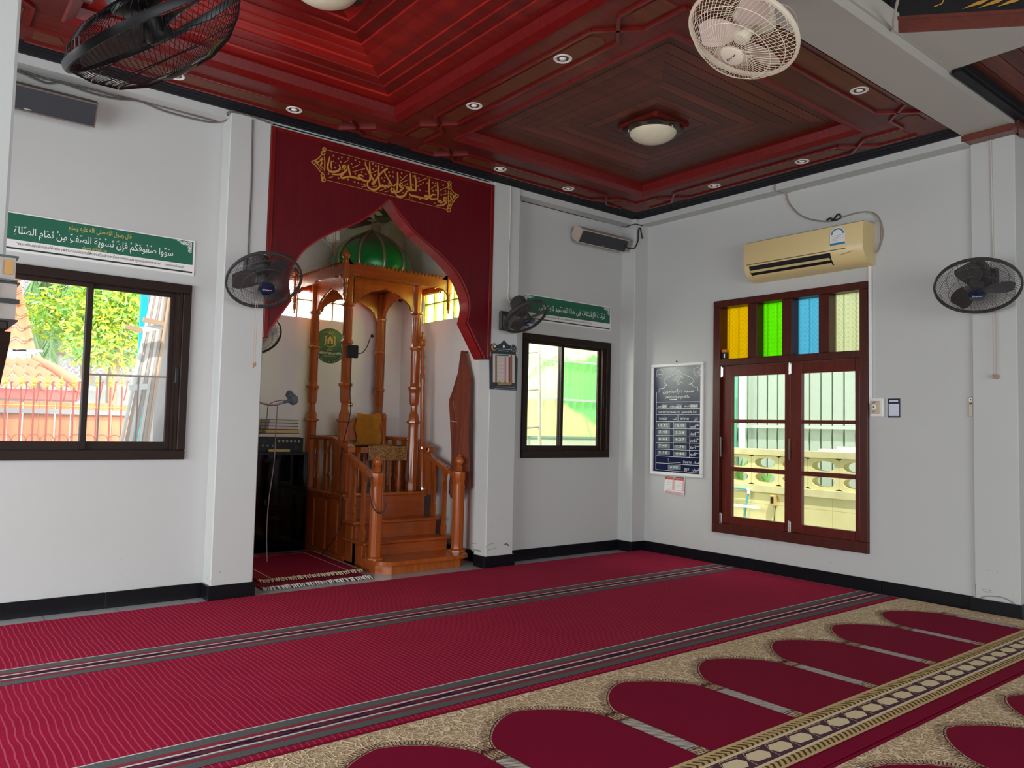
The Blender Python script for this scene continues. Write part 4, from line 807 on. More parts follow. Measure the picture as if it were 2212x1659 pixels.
# ================================================================== CARPETS
def carpet_red(name, label, y0, y1, x0, x1, band):
    k = NT('red_carpet_%d' % int(-y0*100)); x = k.xyz(); ps = k.pos(); n1 = k.noise(ps, 5, 3); n2 = k.noise(ps, 180, 2); n3 = k.noise(ps, 1.1, 2)
    base = k.mix(n2, (.19, .003, .020), (.36, .009, .044)); base = k.mix(k.math('MULTIPLY', n1, .55), base, (.42, .018, .062))  # broad noise paints sun dapples over the pile's own mottling
    st = k.math('FRACT', k.math('ADD', k.math('MULTIPLY', x[0], 38), k.math('MULTIPLY', n1, 1.1))); ln = k.math('LESS_THAN', st, .20)
    cross = k.math('LESS_THAN', k.math('FRACT', k.math('MULTIPLY', x[1], 52)), .22)
    base = k.mix(k.math('MULTIPLY', cross, .10), base, (.10, .003, .016)); col = k.mix(k.math('MULTIPLY', ln, k.math('ADD', .30, k.math('MULTIPLY', n3, .5))), base, (.50, .10, .16))
    v = k.math('DIVIDE', k.math('SUBTRACT', x[1], band[0]), band[1]-band[0]); v = k.math('ADD', v, k.math('MULTIPLY', k.math('SUBTRACT', k.noise(ps, 14, 2), .5), .03))
    G_, R_c, W_, P_ = (.13, .145, .14), (.34, .03, .055), (.80, .78, .72), (.14, .02, .05)
    rp = k.n('ValToRGB'); cr = rp.color_ramp; cr.interpolation = 'CONSTANT'; stops = [(0, (.10, .004, .015)), (.03, G_), (.22, R_c), (.32, G_), (.36, W_), (.41, P_), (.58, W_), (.63, R_c), (.74, G_), (.96, W_), (.99, (.2, .006, .03))]
    while len(cr.elements) < len(stops): cr.elements.new(.5)
    for e, (p, c) in zip(cr.elements, stops): e.position = p; e.color = c+(1,)
    k.l(v, rp.inputs[0]); bc = k.mix(k.math('MULTIPLY', k.noise(ps, 220, 2), .55), rp.outputs[0], (.05, .045, .05))
    dia = k.math('LESS_THAN', k.math('ABSOLUTE', k.math('SUBTRACT', k.math('PINGPONG', k.math('MULTIPLY', x[0], 9), 1), k.math('MULTIPLY', k.math('ABSOLUTE', k.math('SUBTRACT', v, .5)), 9))), .22)
    mid = k.math('LESS_THAN', k.math('ABSOLUTE', k.math('SUBTRACT', v, .5)), .085); bc = k.mix(k.math('MULTIPLY', dia, mid), bc, (.03, .012, .03))
    inb = k.math('MULTIPLY', k.math('GREATER_THAN', v, 0), k.math('LESS_THAN', v, 1)); c = k.mix(inb, col, bc); k.bump(n2, .35, .004)
    k.fin(c, .95, .05)
    m = M(); m.cbox(x0, y0, .001, x1, y1, .013, .005); return tag(m.build(name, k.mat), label, 'carpet', 'carpets covering the floor')
carpet_red('carpet', 'crimson striped carpet strip running along the front wall skirting', -1.392, -.20, -7.6, -.06, (-1.385, -1.115))
carpet_red('carpet', 'crimson striped carpet strip between the wall strip and the arch-patterned carpet', -2.735, -1.396, -7.4, -.085, (-2.70, -2.45))
m_crim = rug_mat('crimson_velvet_pile', (.21, .002, .027)); m_bord = None
def carved():
    k = NT('carved_cream_pile'); ps = k.pos(); n = k.noise(ps, 7, 3); mp = k.n('VectorMath', operation='ADD'); k.l(ps, mp.inputs[0]); sc = k.n('VectorMath', operation='SCALE'); 
    nc = k.n('TexNoise'); k.l(ps, nc.inputs['Vector']); nc.inputs['Scale'].default_value = 6; k.l(nc.outputs['Color'], sc.inputs[0]); sc.inputs['Scale'].default_value = .12; k.l(sc.outputs[0], mp.inputs[1])
    vo = k.n('TexVoronoi', feature='DISTANCE_TO_EDGE'); k.l(mp.outputs[0], vo.inputs['Vector']); vo.inputs['Scale'].default_value = 26; v2 = k.n('TexVoronoi', feature='DISTANCE_TO_EDGE'); k.l(mp.outputs[0], v2.inputs['Vector']); v2.inputs['Scale'].default_value = 66
    a = k.ramp(vo.outputs['Distance'], [(.03, (1,)*3), (.10, (0,)*3)]); b = k.ramp(v2.outputs['Distance'], [(.04, (1,)*3), (.14, (0,)*3)]); fine = k.noise(ps, 230, 2)
    c = k.mix(fine, (.50, .37, .20), (.74, .58, .36)); c = k.mix(k.math('MULTIPLY', b, .7), c, (.30, .17, .10)); ring = k.ramp(vo.outputs['Distance'], [(.09, (0,)*3), (.105, (1,)*3), (.125, (0,)*3)]); c = k.mix(a, c, (.80, .65, .44)); c = k.mix(k.math('MULTIPLY', ring, .7), c, (.20, .08, .06))
    hh = k.math('ADD', a, k.math('MULTIPLY', k.math('SUBTRACT', 1, b), .5)); k.bump(hh, .6, .006); return k.fin(c, .9, .12)
m_cream2 = carved(); m_outl = rug_mat('dark_brown_pile', (.085, .022, .022)); m_khaki = rug_mat('khaki_pile', (.58, .44, .22)); m_plum = rug_mat('plum_pile', (.09, .04, .065)); m_creamp = rug_mat('pale_cream_pile', (.76, .64, .40))
def shaft_mat():
    k = NT('striped_column_pile'); x = k.xyz(); s = k.math('FRACT', k.math('MULTIPLY', k.math('ADD', x[1], k.math('MULTIPLY', x[0], .9)), 62)); c = k.mix(k.math('LESS_THAN', s, .42), (.62, .58, .50), (.13, .08, .085)); return k.fin(c, .9, .1)
def chev_mat():
    k = NT('chevron_pile'); x = k.xyz(); s = k.math('FRACT', k.math('ADD', k.math('MULTIPLY', x[0], 30), k.math('PINGPONG', k.math('MULTIPLY', x[1], 26), 1))); n = k.noise(k.pos(), 150, 2); c = k.mix(k.math('LESS_THAN', s, .42), k.mix(n, (.46, .33, .13), (.62, .47, .22)), (.10, .045, .02)); return k.fin(c, .9, .1)
m_shaft = shaft_mat(); m_chev = chev_mat()
def prayer_row(label, ys, ya, yc, yb, ye, yz, ph, x0, x1):
    """ys: cream start, ya: arch tip, yc: spring, yb: base line, ye: end of border, yz: end of red strip"""
    c = thing('prayer_carpet', label, 'carpet', ((x0+x1)/2, (ys+yz)/2, 0), 0, 'carpets covering the floor'); Z = .013
    m = M(); m.cbox(x0, yz, .001, x1, ys, Z, .005); m.build('pile', m_crim, c)
    m = M(); e = Z+.0008; m.add([(x0+.015, yb, e), (x1-.01, yb, e), (x1-.01, ys-.025, e), (x0+.015, ys-.025, e)], [(0, 1, 2, 3)]); m.build('carved_field', m_cream2, c)
    per = .642; ar = M(); ou = M(); cp = M(); sh = M(); vo = M(); i0 = int((x0-ph)/per)-1
    while ph+i0*per < x1+.3:
        xc = ph+i0*per; i0 += 1; hw = (per-.075)/2; h = ya-yc
        side = [(1.0, -.0), (.96, .14), (.87, .31), (.76, .46), (.64, .60), (.49, .74), (.34, .85), (.17, .94), (0, 1.0)]
        if xc-hw < x0 or xc+hw > x1+.2: 
            if xc+hw > x1+.2 or xc-hw < x0-.1: continue
        cl = lambda x: min(max(x, x0), x1-.002)
        rt = [(p.x, p.y) for p in bez([(hw*a, yc+h*b, 0) for a, b in side], 4)]
        poly = [(xc-hw, yb), (xc+hw, yb)] + [(xc+a, b) for a, b in rt] + [(xc-a, b) for a, b in reversed(rt[:-1])]
        ar.flat([(cl(a), b) for a, b in poly], e+.0014)
        edge = [(cl(xc+a), b) for a, b in rt] + [(cl(xc-a), b) for a, b in reversed(rt[:-1])]
        off = []
        for j, (a, b) in enumerate(edge):
            d = sqrt((a-xc)**2+(b-yc)**2)+1e-6; q = 1+.012/d*(1.0 if j % 2 else .55); off.append((xc+(a-xc)*q, yc+(b-yc)*q))
        for (a, b), (c2, d2) in zip(off, off[1:]): ou.stroke([(a, b), (c2, d2)], .005, e+.001)
        for j, (a, b) in enumerate(edge):        # voussoir ticks round the arch
            t = .018 if h > .14 else .015; d = sqrt((a-xc)**2+(b-yc)**2)+1e-6; k1, k2 = 1+.016/d, 1+(.016+t*1.7)/d; vo.stroke([(cl(xc+(a-xc)*k1), yc+(b-yc)*k1), (cl(xc+(a-xc)*k2), yc+(b-yc)*k2)], .0035, e+.0011)
        x = xc+per/2; w = .0375
        if x+w < x1 and x-w > x0:
            sh.flat([(x-w+.004, yb+.055), (x+w-.004, yb+.055), (x+w-.004, yc-.075), (x-w+.004, yc-.075)], e+.0012)
            for a, b in ((yc-.002, .006), (yc-.012, .004), (yc-.068, .006), (yc-.078, .004), (yb+.052, .005), (yb+.066, .004), (yb+.005, .006)): cp.flat([(x-w, a-b/2), (x+w, a-b/2), (x+w, a+b/2), (x-w, a+b/2)], e+.0016)
            for t in (-.6, -.2, .2, .6): cp.stroke([(x+w*t, yc-.016), (x+w*t, yc-.064)], .004, e+.0015)
            for t in (-.5, 0, .5): cp.stroke([(x+w*t-.01, yb+.012), (x+w*t, yb+.045), (x+w*t+.01, yb+.012)], .004, e+.0015)
            for s in (-1, 1): cp.stroke([(x+s*w, yb), (x+s*w, yc)], .0035, e+.0017)
            for s in (-.5, .5): cp.flat(circ(x+s*w, yc+.010, .010, 8), e+.0016)
    vo.build('arch_ticks', m_outl, c); ou.build('arch_outline', m_outl, c); ar.build('arch_field', m_crim, c); sh.build('column_shaft', m_shaft, c); cp.build('column_detail', m_outl, c)
    if ye < yb:
        H = yb-ye; q = lambda a, b, nm, mt: (lambda m: m.build(nm, mt, c))(M().flat([(x0, yb-H*b), (x1-.004, yb-H*b), (x1-.004, yb-H*a), (x0, yb-H*a)], e+.002))
        q(0, .07, 'border_line', m_khaki); q(.07, .25, 'chevron_band', m_chev); q(.25, .31, 'border_line', m_creamp); q(.31, .73, 'plum_band', m_plum); q(.73, .79, 'border_line', m_creamp); q(.79, .94, 'chevron_band', m_chev); q(.94, 1.0, 'border_line', m_khaki)
        lz = M(); ln = M(); x = x0+.05
        while x < x1-.12:
            y = yb-H*.52; d = .048; lz.flat([(x+.006, y-H*.12), (x+.085, y-H*.14), (x+.115, y-H*.02), (x+.10, y+H*.12), (x+.022, y+H*.14), (x-.008, y+H*.02)], e+.0028)
            ln.stroke([(x-.02, y-H*.19), (x-.012, y), (x+.02, y+H*.19), (x+.12, y+H*.17)], .004, e+.0027); x += .142
        lz.build('lozenges', m_creamp, c); ln.build('lozenge_outline', m_khaki, c)
    return c
prayer_row('long crimson prayer carpet with a row of cream carved arches and gold border', -2.737, -2.912, -3.165, -3.648, -3.890, -3.962, -2.585, -7.2, -.064)
prayer_row('prayer carpet nearest the viewer with cream carved arches cut by the frame corner', -3.966, -4.070, -4.315, -4.79, -5.03, -5.1, -2.52, -7.2, -.5)
# ================================================================== CEILING FITTINGS
dl = thing('recessed_light', 'd', 'downlight', (0, 0, 0), 0, 'recessed downlights in the wooden ceiling')
m = M(); m.lathe([(.036, .0), (.052, -.004), (.056, .0), (.056, .004), (.04, .004)], 24, cap=False); m.build('rim', m_white, dl, 40)
m = M(); m.lathe([(.040, .001), (.030, .003), (.0, .0035)], 24); m.build('reflector', m_chrome, dl, 60)
m = M(); m.lathe([(.022, .0025), (.021, -.002), (.012, -.007), (.0, -.008)], 16); m.build('bulb', m_white, dl, 60)
DL = [((-.405, -1.305), 'recessed downlight nearest the room corner in the band along the right wall'), ((-.405, -2.15), 'recessed downlight nearer the beam in the band along the right wall'), ((-2.995, -1.27), 'recessed downlight nearer the arch panel in the band between the two coffers'), ((-2.995, -2.16), 'recessed downlight farther from the arch panel in the band between the two coffers'),
      ((-2.075, -.37), 'recessed downlight in the front band just above the right end of the arch panel'), ((-1.295, -.37), 'recessed downlight in the front band above the green banner near the corner'), ((-1.31, -3.085), 'recessed downlight in the ceiling band beside the white beam'), ((-3.895, -.375), 'recessed downlight in the front band above the left end of the arch panel'), ((-4.68, -.375), 'recessed downlight half hidden behind the near black fan')]
for i, (p, l) in enumerate(DL):
    o = dl if i == 0 else copy_tree(dl); o.location = (p[0], p[1], HC-.0045); o['label'] = l
m_bowl = P('amber_white_glass', (.74, .68, .50), .28, .05, 12); m_bronze = P('dark_bronze', (.055, .032, .022), .35, .2, 20, metal=.4)
def ceiling_lamp(label, x, y, z):
    r = thing('ceiling_lamp', label, 'ceiling lamp', (x, y, z), 0, 'bowl lamps at the coffer centres')
    def wavy(R, k): return [(x+(R+k*cos(8*t))*cos(t), y+(R+k*cos(8*t))*sin(t)) for t in [2*pi*i/64 for i in range(64)]]
    sq = [(x+.20*c, y+.20*s) for c, s in ((-1, -1), (1, -1), (1, 1), (-1, 1))]
    m = M(); m.prism([(x-.17, y-.19), (x+.17, y-.19), (x+.19, y-.17), (x+.19, y+.17), (x+.17, y+.19), (x-.17, y+.19), (x-.19, y+.17), (x-.19, y-.17)], z-.03, z); m.build('wooden_base', m_cboard, r)
    m = M(); a, b, c = wavy(.205, .010), wavy(.215, .012), wavy(.172, 0); n = 64; vs = [(p[0], p[1], z-.03) for p in a]+[(p[0], p[1], z-.045) for p in b]+[(p[0], p[1], z-.058) for p in a]+[(p[0], p[1], z-.060) for p in c]+[(p[0], p[1], z-.035) for p in c]
    m.add(vs, [(i*n+j, i*n+(j+1) % n, (i+1)*n+(j+1) % n, (i+1)*n+j) for i in range(4) for j in range(n)]); m.build('bronze_rim', m_bronze, r, 50)
    m = M(); m.lathe([(.174, z-.055), (.168, z-.07), (.15, z-.09), (.12, z-.108), (.08, z-.122), (.04, z-.130), (0, z-.132)], 40, Matrix.Translation((x, y, 0))); m.build('glass_bowl', m_bowl, r, 60)
    m = M()
    for t in (2.6, 4.7, .5): m.lathe([(.006, 0), (.006, .008), (0, .012)], 8, frame((x+.185*cos(t), y+.185*sin(t), z-.058), (0, 0, -1)))
    m.build('clip_screws', m_chrome, r); return r
ceiling_lamp('glass bowl lamp with bronze scalloped rim in the brown coffer', CA, CY, HC+.074)
ceiling_lamp('glass bowl lamp in the red-lit coffer cut off by the top edge', CB, CY, HC+.172)
# ================================================================== FANS
m_blade = P('smoky_blade', (.05, .045, .045), .3, .1); m_bladew = P('pinkish_white_blade', (.66, .52, .46), .4, .05); m_fanw = P('ivory_fan_plastic', (.78, .68, .54), .4, .03); m_badge = P('blue_black_badge', (.006, .018, .045), .15, .1, coat=.6)
def fan(name, label, head, n, R, mount, mnt, wire, shell, blade, badge, front=.085, nw=88, rw=.0011, up=(0, 0, 1), blade_rot=0.4, logo=m_letter, pole=None, cords=None, cat='fan'):
    r = thing(name, label, cat, mount); T = frame(head, n, up)
    prof = [(.055, front), (R*.42, front*.98), (R*.66, front*.80), (R*.86, front*.46), (R*.965, front*.16), (R, .0)]; back = [(R, 0), (R*.93, -.032), (R*.72, -.062), (R*.45, -.078), (.075, -.082)]
    def wires(pr, tw, cnt, nm):
        m = M()
        for i in range(cnt):
            t0 = 2*pi*i/cnt; m.tube([T @ Vector((a*cos(t0+tw*(1-a/R)), a*sin(t0+tw*(1-a/R)), z)) for a, z in pr], rw, 3)
        for a, z in (pr[2], pr[3]): m.tube([T @ Vector((a*cos(2*pi*j/40), a*sin(2*pi*j/40), z)) for j in range(40)], rw*1.3, 4, True)
        m.build(nm, wire, r)
    wires(prof, .7, nw, 'front_guard'); wires(back, -.5, int(nw*.8), 'rear_guard')
    m = M(); m.lathe([(R-.006, -.010), (R+.006, -.010), (R+.008, 0), (R+.006, .010), (R-.006, .010), (R-.004, 0), (R-.006, -.010)], 56, T, cap=False); m.build('guard_rim', shell, r, 50)
    m = M(); m.lathe([(0, front+.008), (.035, front+.007), (.052, front+.002), (.056, front-.006), (0, front-.006)], 28, T); b = m.build('badge', badge, r, 40)
    m = M(T); m.stroke([(-.030, -.004), (-.022, .010), (-.020, -.006), (-.010, .004), (-.004, -.004), (.006, .003), (.014, -.003), (.030, .002)], .004, front+.0092); m.build('badge_script', logo, b)
    m = M(); m.lathe([(.0, -.205), (.05, -.20), (.070, -.18), (.076, -.12), (.078, -.07), (.06, -.055), (.0, -.05)], 24, T); m.build('motor_housing', shell, r, 40)
    m = M(); m.lathe([(.012, -.06), (.012, -.02), (.038, -.02), (.040, .02), (.030, .034), (0, .038)], 20, T); m.build('hub', shell, r, 40)
    for k in range(3):
        t0 = blade_rot+2*pi*k/3; g = 8; vs = []; 
        for i in range(g+1):
            s = i/g; a = .035+(R*.86-.035)*s; wdt = (.05+.075*sin(pi*min(1, s*.62+.06)))*(R/.25)
            if s > .85: wdt *= 1-(s-.85)*2.0
            for e in (-1, 1):
                ph = t0+e*min(wdt/a, 1.1)*.55+s*.25; vs.append(T @ Vector((a*cos(ph), a*sin(ph), e*.020*(1-.35*s))))
        m = M(); m.add([v + (T.to_3x3() @ Vector((0, 0, .0015))) for v in vs]+[v - (T.to_3x3() @ Vector((0, 0, .0015))) for v in vs], [(2*i, 2*i+1, 2*i+3, 2*i+2) for i in range(g)]+[(2*g+2+2*i+2, 2*g+2+2*i+3, 2*g+2+2*i+1, 2*g+2+2*i) for i in range(g)]+[(0, 2*g+2, 2*g+3, 1), (2*g, 2*g+1, 4*g+3, 4*g+2)]+[(2*i, 2*i+2, 2*g+4+2*i, 2*g+2+2*i) for i in range(g)]+[(2*i+3, 2*i+1, 2*g+3+2*i, 2*g+5+2*i) for i in range(g)]); m.build('blade', blade, r, 70)
    back_p = T @ Vector((0, 0, -.17)); mv = Vector(mount)
    if pole is None:
        Tm = frame(mount, mnt); m = M(Tm); m.cbox(-.045, -.085, .0, .045, .085, .035, .01); m.cbox(-.03, -.06, .035, .03, .05, .06, .01); m.build('wall_bracket', shell, r)
        m = M(); q = Tm @ Vector((0, 0, .05)); m.tube(bez([q, (q+back_p)/2+Vector((0, 0, -.02)), back_p], 6), .022, 10); m.build('neck', shell, r, 50)
    else: pole(r, back_p)
    if cords:
        m = M()
        for (x, y, z0, z1) in cords: m.tube([(x, y, z0), (x, y, z1)], .0016, 4); m.lathe([(.003, 0), (.008, -.012), (.008, -.03), (.0, -.036)], 8, Matrix.Translation((x, y, z1)))
        m.build('pull_cord', P('cord_toggle', (.42, .28, .18), .6), r)
    return r
def vdir(px, py, q, dx, dy):                  # normal of a disc seen at that photo point, flattened to q, leaning towards (dx, dy)
    ray = (CR*((px-1106)/FPX) - CU*((py-829.5)/FPX) + CF).normalized(); mdir = CR*dx - CU*dy; mdir = (mdir-ray*mdir.dot(ray)).normalized(); return (-ray)*q + mdir*sqrt(1-q*q)
fan('wall_fan', 'black wall fan on the pillar left of the arch panel', (-4.083, -.45, 2.14), vdir(571, 606, .72, .25, .95), .242, (-4.085, -.152, 2.24), (0, -1, 0), m_greyp, m_greyp, m_blade, m_badge, blade_rot=1.0, cords=[(-4.105, -.40, 2.05, 1.60), (-4.118, -.40, 2.05, 1.59)])
fan('wall_fan', 'black wall fan on the pillar right of the arch panel, turned towards the banner', (-1.80, -.42, 2.145), vdir(1138, 683, .50, .48, .88), .20, (-1.845, -.152, 2.13), (0, -1, 0), m_greyp, m_greyp, m_blade, m_badge, .07, 76, blade_rot=.3)
fan('wall_fan', 'black wall fan on the right wall pillar near the edge of the picture', (-.35, -3.397, 2.215), vdir(2111, 617, .70, .0, 1), .252, (-.03, -3.375, 2.30), (-1, 0, 0), m_greyp, m_greyp, m_blade, m_badge, blade_rot=1.75, cords=[(-.06, -3.385, 2.2, 1.65), (-.06, -3.405, 2.2, 1.645)])
fan('wall_fan', 'fan with white blades half hidden behind the left pillar inside the niche', (-3.46, 1.42, 2.0), vdir(560, 725, .80, .2, .9), .235, (-3.50, 1.74, 2.05), (0, -1, 0), m_greyp, m_greyp, P('white_blade', (.8, .8, .8), .4), m_badge, blade_rot=.0)
hd = CAM + (CR*((335-1106)/FPX) - CU*((62-829.5)/FPX) + CF)*2.12
def near_pole(r, bp):
    m = M(); m.cbox(-5.79, -3.44, 2.26, -5.755, -3.30, 2.46, .01); m.build('wall_bracket', m_blackp, r)
    m = M(); m.tube(bez([(-5.76, -3.37, 2.37), (-5.68, -3.33, 2.34), (-5.60, -3.30, 2.36), bp], 6), [.05]*7+[.045]*6+[.04]*6, 12); m.build('neck', m_blackp, r, 50)
    m = M(); m.tube([(-5.755, -3.40, 2.235), (-5.69, -3.37, 2.225), (-5.63, -3.345, 2.235)], .008, 8); m.build('tilt_clamp', m_chrome, r, 50)
fan('wall_fan', 'large glossy black fan close to the viewer at the top left corner', hd, vdir(335, 62, .13, .50, .86), .255, (-5.79, -3.37, 2.36), (1, 0, 0), P('gloss_black_wire', (.012, .012, .013), .22, .1), m_blackp, m_blade, m_blackp, .12, 90, .0011, blade_rot=.6, pole=near_pole)
hw = CAM + (CR*((1605-1106)/FPX) - CU*((74-829.5)/FPX) + CF)*3.46
def orbit_pole(r, bp):
    top = Vector((-2.80, -3.37, 3.348)); m = M(); m.lathe([(.085, 0), (.085, -.02), (.06, -.05), (.055, -.14), (.065, -.16), (.065, -.20), (.03, -.215), (0, -.216)], 24, Matrix.Translation(top)); m.build('ceiling_mount', m_fanw, r, 40)
    m = M(); m.tube(bez([top+Vector((0, 0, -.19)), (top+bp)/2+Vector((0, 0, -.06)), bp], 5), .026, 10); m.build('arm', m_fanw, r, 50)
    m = M(); q = hw + Vector((.17, -.13, .02)); m.tube(bez([bp+Vector((.04, 0, .03)), bp+Vector((.17, -.05, .03)), q+Vector((.06, 0, .05)), q], 5), .003, 5); m.build('cord', m_cablew, r)
fan('orbit_fan', 'ivory orbit fan hanging from the white beam', hw, vdir(1605, 74, .63, -.45, .89), .25, (-2.80, -3.37, 3.348), (0, 0, -1), m_fanw, m_fanw, m_bladew, m_fanw, .125, 66, .0013, blade_rot=.15, logo=m_bronze, pole=orbit_pole)
# ================================================================== AIR CONDITIONER
ac = thing('air_conditioner', 'yellowed cream air conditioner mounted above the right window', 'air conditioner', (0, -1.995, 2.53))
T = TR(0); pf = [(0, 2.868), (.165, 2.872), (.188, 2.86), (.196, 2.80), (.198, 2.69), (.194, 2.655), (.17, 2.60), (.125, 2.56), (.07, 2.54), (0, 2.535)]
ua, ub = 1.462, 2.535; m = M(); n = len(pf)
vs = [(u, z, d) for u in (ua, ua+.012, ub-.012, ub) for d, z in [((d*(.965 if u in (ua, ub) else 1)), z) for d, z in pf]]
m.add(vs, [(i*n+j, i*n+(j+1) % n, (i+1)*n+(j+1) % n, (i+1)*n+j) for i in range(3) for j in range(n)]+[tuple(range(n)), tuple(reversed(range(3*n, 4*n)))], 0, T); m.build('casing', m_cream, ac, 35)
def acp(u, t, off=.001):                      # point on the curved lower front; t from 0 (top lip) to 1
    q = [(.196, 2.665), (.172, 2.605), (.128, 2.563), (.08, 2.545)]; k = t*3; i = min(int(k), 2); f = k-i; d = q[i][0]*(1-f)+q[i+1][0]*f; z = q[i][1]*(1-f)+q[i+1][1]*f; return (u, z-off*.6, d+off)
m = M(T); L_, R2 = 1.52, 2.27; m.add([acp(u, t, .0025) for t in (.06, .34, .66) for u in (L_, R2)], [(0, 1, 3, 2), (2, 3, 5, 4)]); m.build('air_outlet', m_blackp, ac)
for t in (.30, .58): m = M(T); a, b = acp(L_+.01, t, .008), acp(R2-.01, t, .008); m.bar(a, b, .006, .022, (0, .6, .8)); m.build('louver', m_cream, ac)
m = M(T); m.bar((1.50, 2.668, .199), (2.40, 2.668, .199), .006, .004, (0, 0, 1)); m.build('panel_gap', P('shadow_gap_tan', (.16, .10, .04), .6), ac)
lb = M(T); lx, lz = 2.335, 2.735; lb.flat([(lx-.062, lz-.03), (lx+.062, lz-.03), (lx+.062, lz+.055)]+[(lx+.062*cos(t), lz+.055+.055*sin(t)) for t in [pi*i/10 for i in range(1, 10)]]+[(lx-.062, lz+.055)], .2005); e = lb.build('energy_label', m_paper, ac)
lb = M(T); lb.stroke([(lx+.048*cos(t), lz+.055+.043*sin(t)) for t in [pi*i/10 for i in range(11)]], .012, .2012); lb.flat([(lx-.062, lz-.03), (lx+.062, lz-.03), (lx+.062, lz-.012), (lx-.062, lz-.012)], .2012); lb.build('label_print', P('label_blue', (.02, .22, .40), .5), e)
lb = M(T)
for i in range(4): lb.stroke([(lx-.05, lz+.045-i*.013), (lx+.05-.02*(i % 2), lz+.045-i*.013)], .0025, .2013)
lb.build('label_lines', P('grey_print', (.35, .33, .30), .6), e)
m = M(T); m.flat([(2.36, 2.62), (2.46, 2.635), (2.46, 2.64), (2.36, 2.625)], .197); m.build('brand_mark', P('faint_gold_print', (.45, .30, .12), .5), ac)
def cable(label, pts, r, mat=m_cable, n=6, name='cable', grp=None, smooth=True):
    m = M(); P_ = bez(pts, n) if smooth else pts; m.tube(P_, r, 6); return tag(m.build(name, mat, None, 60), label, 'cable', grp)
YW = lambda a, b, y=-.012: U(a, b, 'y', y)
XW = lambda a, b, x=-.012: U(a, b, 'x', x)
cable('brown cable looping from the ceiling ledge over the air conditioner', [(-.135, -1.735, 3.345), (-.137, -1.737, 3.296), (-.02, -1.76, 3.288), XW(1700, 430), XW(1708, 445), XW(1730, 466), XW(1760, 476), XW(1795, 478), XW(1822, 468), XW(1856, 459), XW(1885, 460), XW(1900, 476), XW(1906, 505), XW(1900, 530), XW(1893, 546)], .006, P('dusty_brown_cable', (.30, .24, .20), .6))
cable('pale loop of cable behind the right end of the air conditioner', [XW(1815, 470), XW(1845, 461), XW(1878, 460), XW(1897, 474), XW(1901, 505), XW(1896, 535), XW(1889, 548)], .004, m_cablew)
m = M(); m.tube(bez([XW(1786, 476, -.02), XW(1793, 471, -.025), XW(1800, 474, -.02), XW(1806, 466, -.025), XW(1812, 462, -.02), XW(1815, 470, -.02), XW(1804, 476, -.02), XW(1795, 475, -.02)], 5), .006, 5); tag(m.build('cable_tie', m_blackp), 'black twist of tape round the cable above the air conditioner', 'cable tie')
m = M(); p, q = XW(1880, 567, -.012), XW(1886, 872, -.012); m.cbox(-.024, p.y-.012, q.z, -.0, p.y+.012, p.z, .003); tag(m.build('cable_trunking', m_white), 'white vertical cable trunking from the air conditioner down to the switch', 'trunking')
sw = thing('switch_box', 'white wall box with beige rocker switch right of the window', 'switch', (0, -2.56, 1.42))
m = M(T); m.cbox(2.508, 1.350, 0, 2.612, 1.495, .035, .006); m.build('back_box', m_white, sw); m = M(T); m.cbox(2.518, 1.372, .035, 2.590, 1.472, .046, .006); m.build('plate', P('beige_plate', (.55, .45, .30), .45), sw)
m = M(T); m.cbox(2.530, 1.405, .046, 2.566, 1.445, .052, .003); k = m.build('rocker', m_white, sw); m = M(T); m.stroke([(2.545, 1.418), (2.545, 1.432)], .008, .0528); m.stroke([(2.535, 1.385), (2.56, 1.395)], .004, .0468); m.stroke([(2.535, 1.455), (2.56, 1.462)], .004, .0468); m.build('markings', m_blackp, sw)
cdn = thing('info_card', 'small dark-framed white card on the wall right of the switch', 'card', (0, -2.68, 1.42))
m = M(T); m.cbox(2.632, 1.345, 0, 2.727, 1.490, .005, .002); m.build('backing', m_navy, cdn); m = M(T); m.flat([(2.640, 1.357), (2.719, 1.357), (2.719, 1.45), (2.640, 1.45)], .0058); m.flat([(2.645, 1.463), (2.712, 1.463), (2.712, 1.478), (2.645, 1.478)], .0058); m.build('print', P('pale_blue_print', (.62, .66, .74), .5), cdn)
rc = thing('remote_control', 'beige remote control in a holder low on the right pillar', 'remote control', (-.0, -3.225, 1.42))
m = M(T); m.cbox(3.208, 1.352, 0, 3.238, 1.495, .018, .004); m.build('body', P('remote_beige', (.50, .45, .34), .5), rc); m = M(T); m.flat([(3.213, 1.462), (3.233, 1.462), (3.233, 1.485), (3.213, 1.485)], .0186); m.build('screen', m_paper, rc); m = M(T)
m.flat([(3.218, 1.467), (3.228, 1.467), (3.228, 1.478), (3.218, 1.478)], .019); m.flat([(3.215, 1.44), (3.232, 1.44), (3.232, 1.452), (3.215, 1.452)], .0188); m.build('buttons', m_greyp, rc)
bx = thing('small_box', 'small black and orange box standing on the transom ledge by the amber pane', 'box', (-.02, -1.135, 1.875))
m = M(T); m.cbox(1.105, 1.8755, -.04, 1.15, 1.94, .008, .003); m.build('body', m_blackp, bx); m = M(T); m.cbox(1.103, 1.94, -.042, 1.152, 1.966, .010, .004); m.build('lid', P('orange_lid', (.55, .20, .04), .5), bx); m = M(T); m.flat([(1.128, 1.89), (1.142, 1.89), (1.142, 1.925), (1.128, 1.925)], .0088); m.build('label_patch', m_letter, bx)
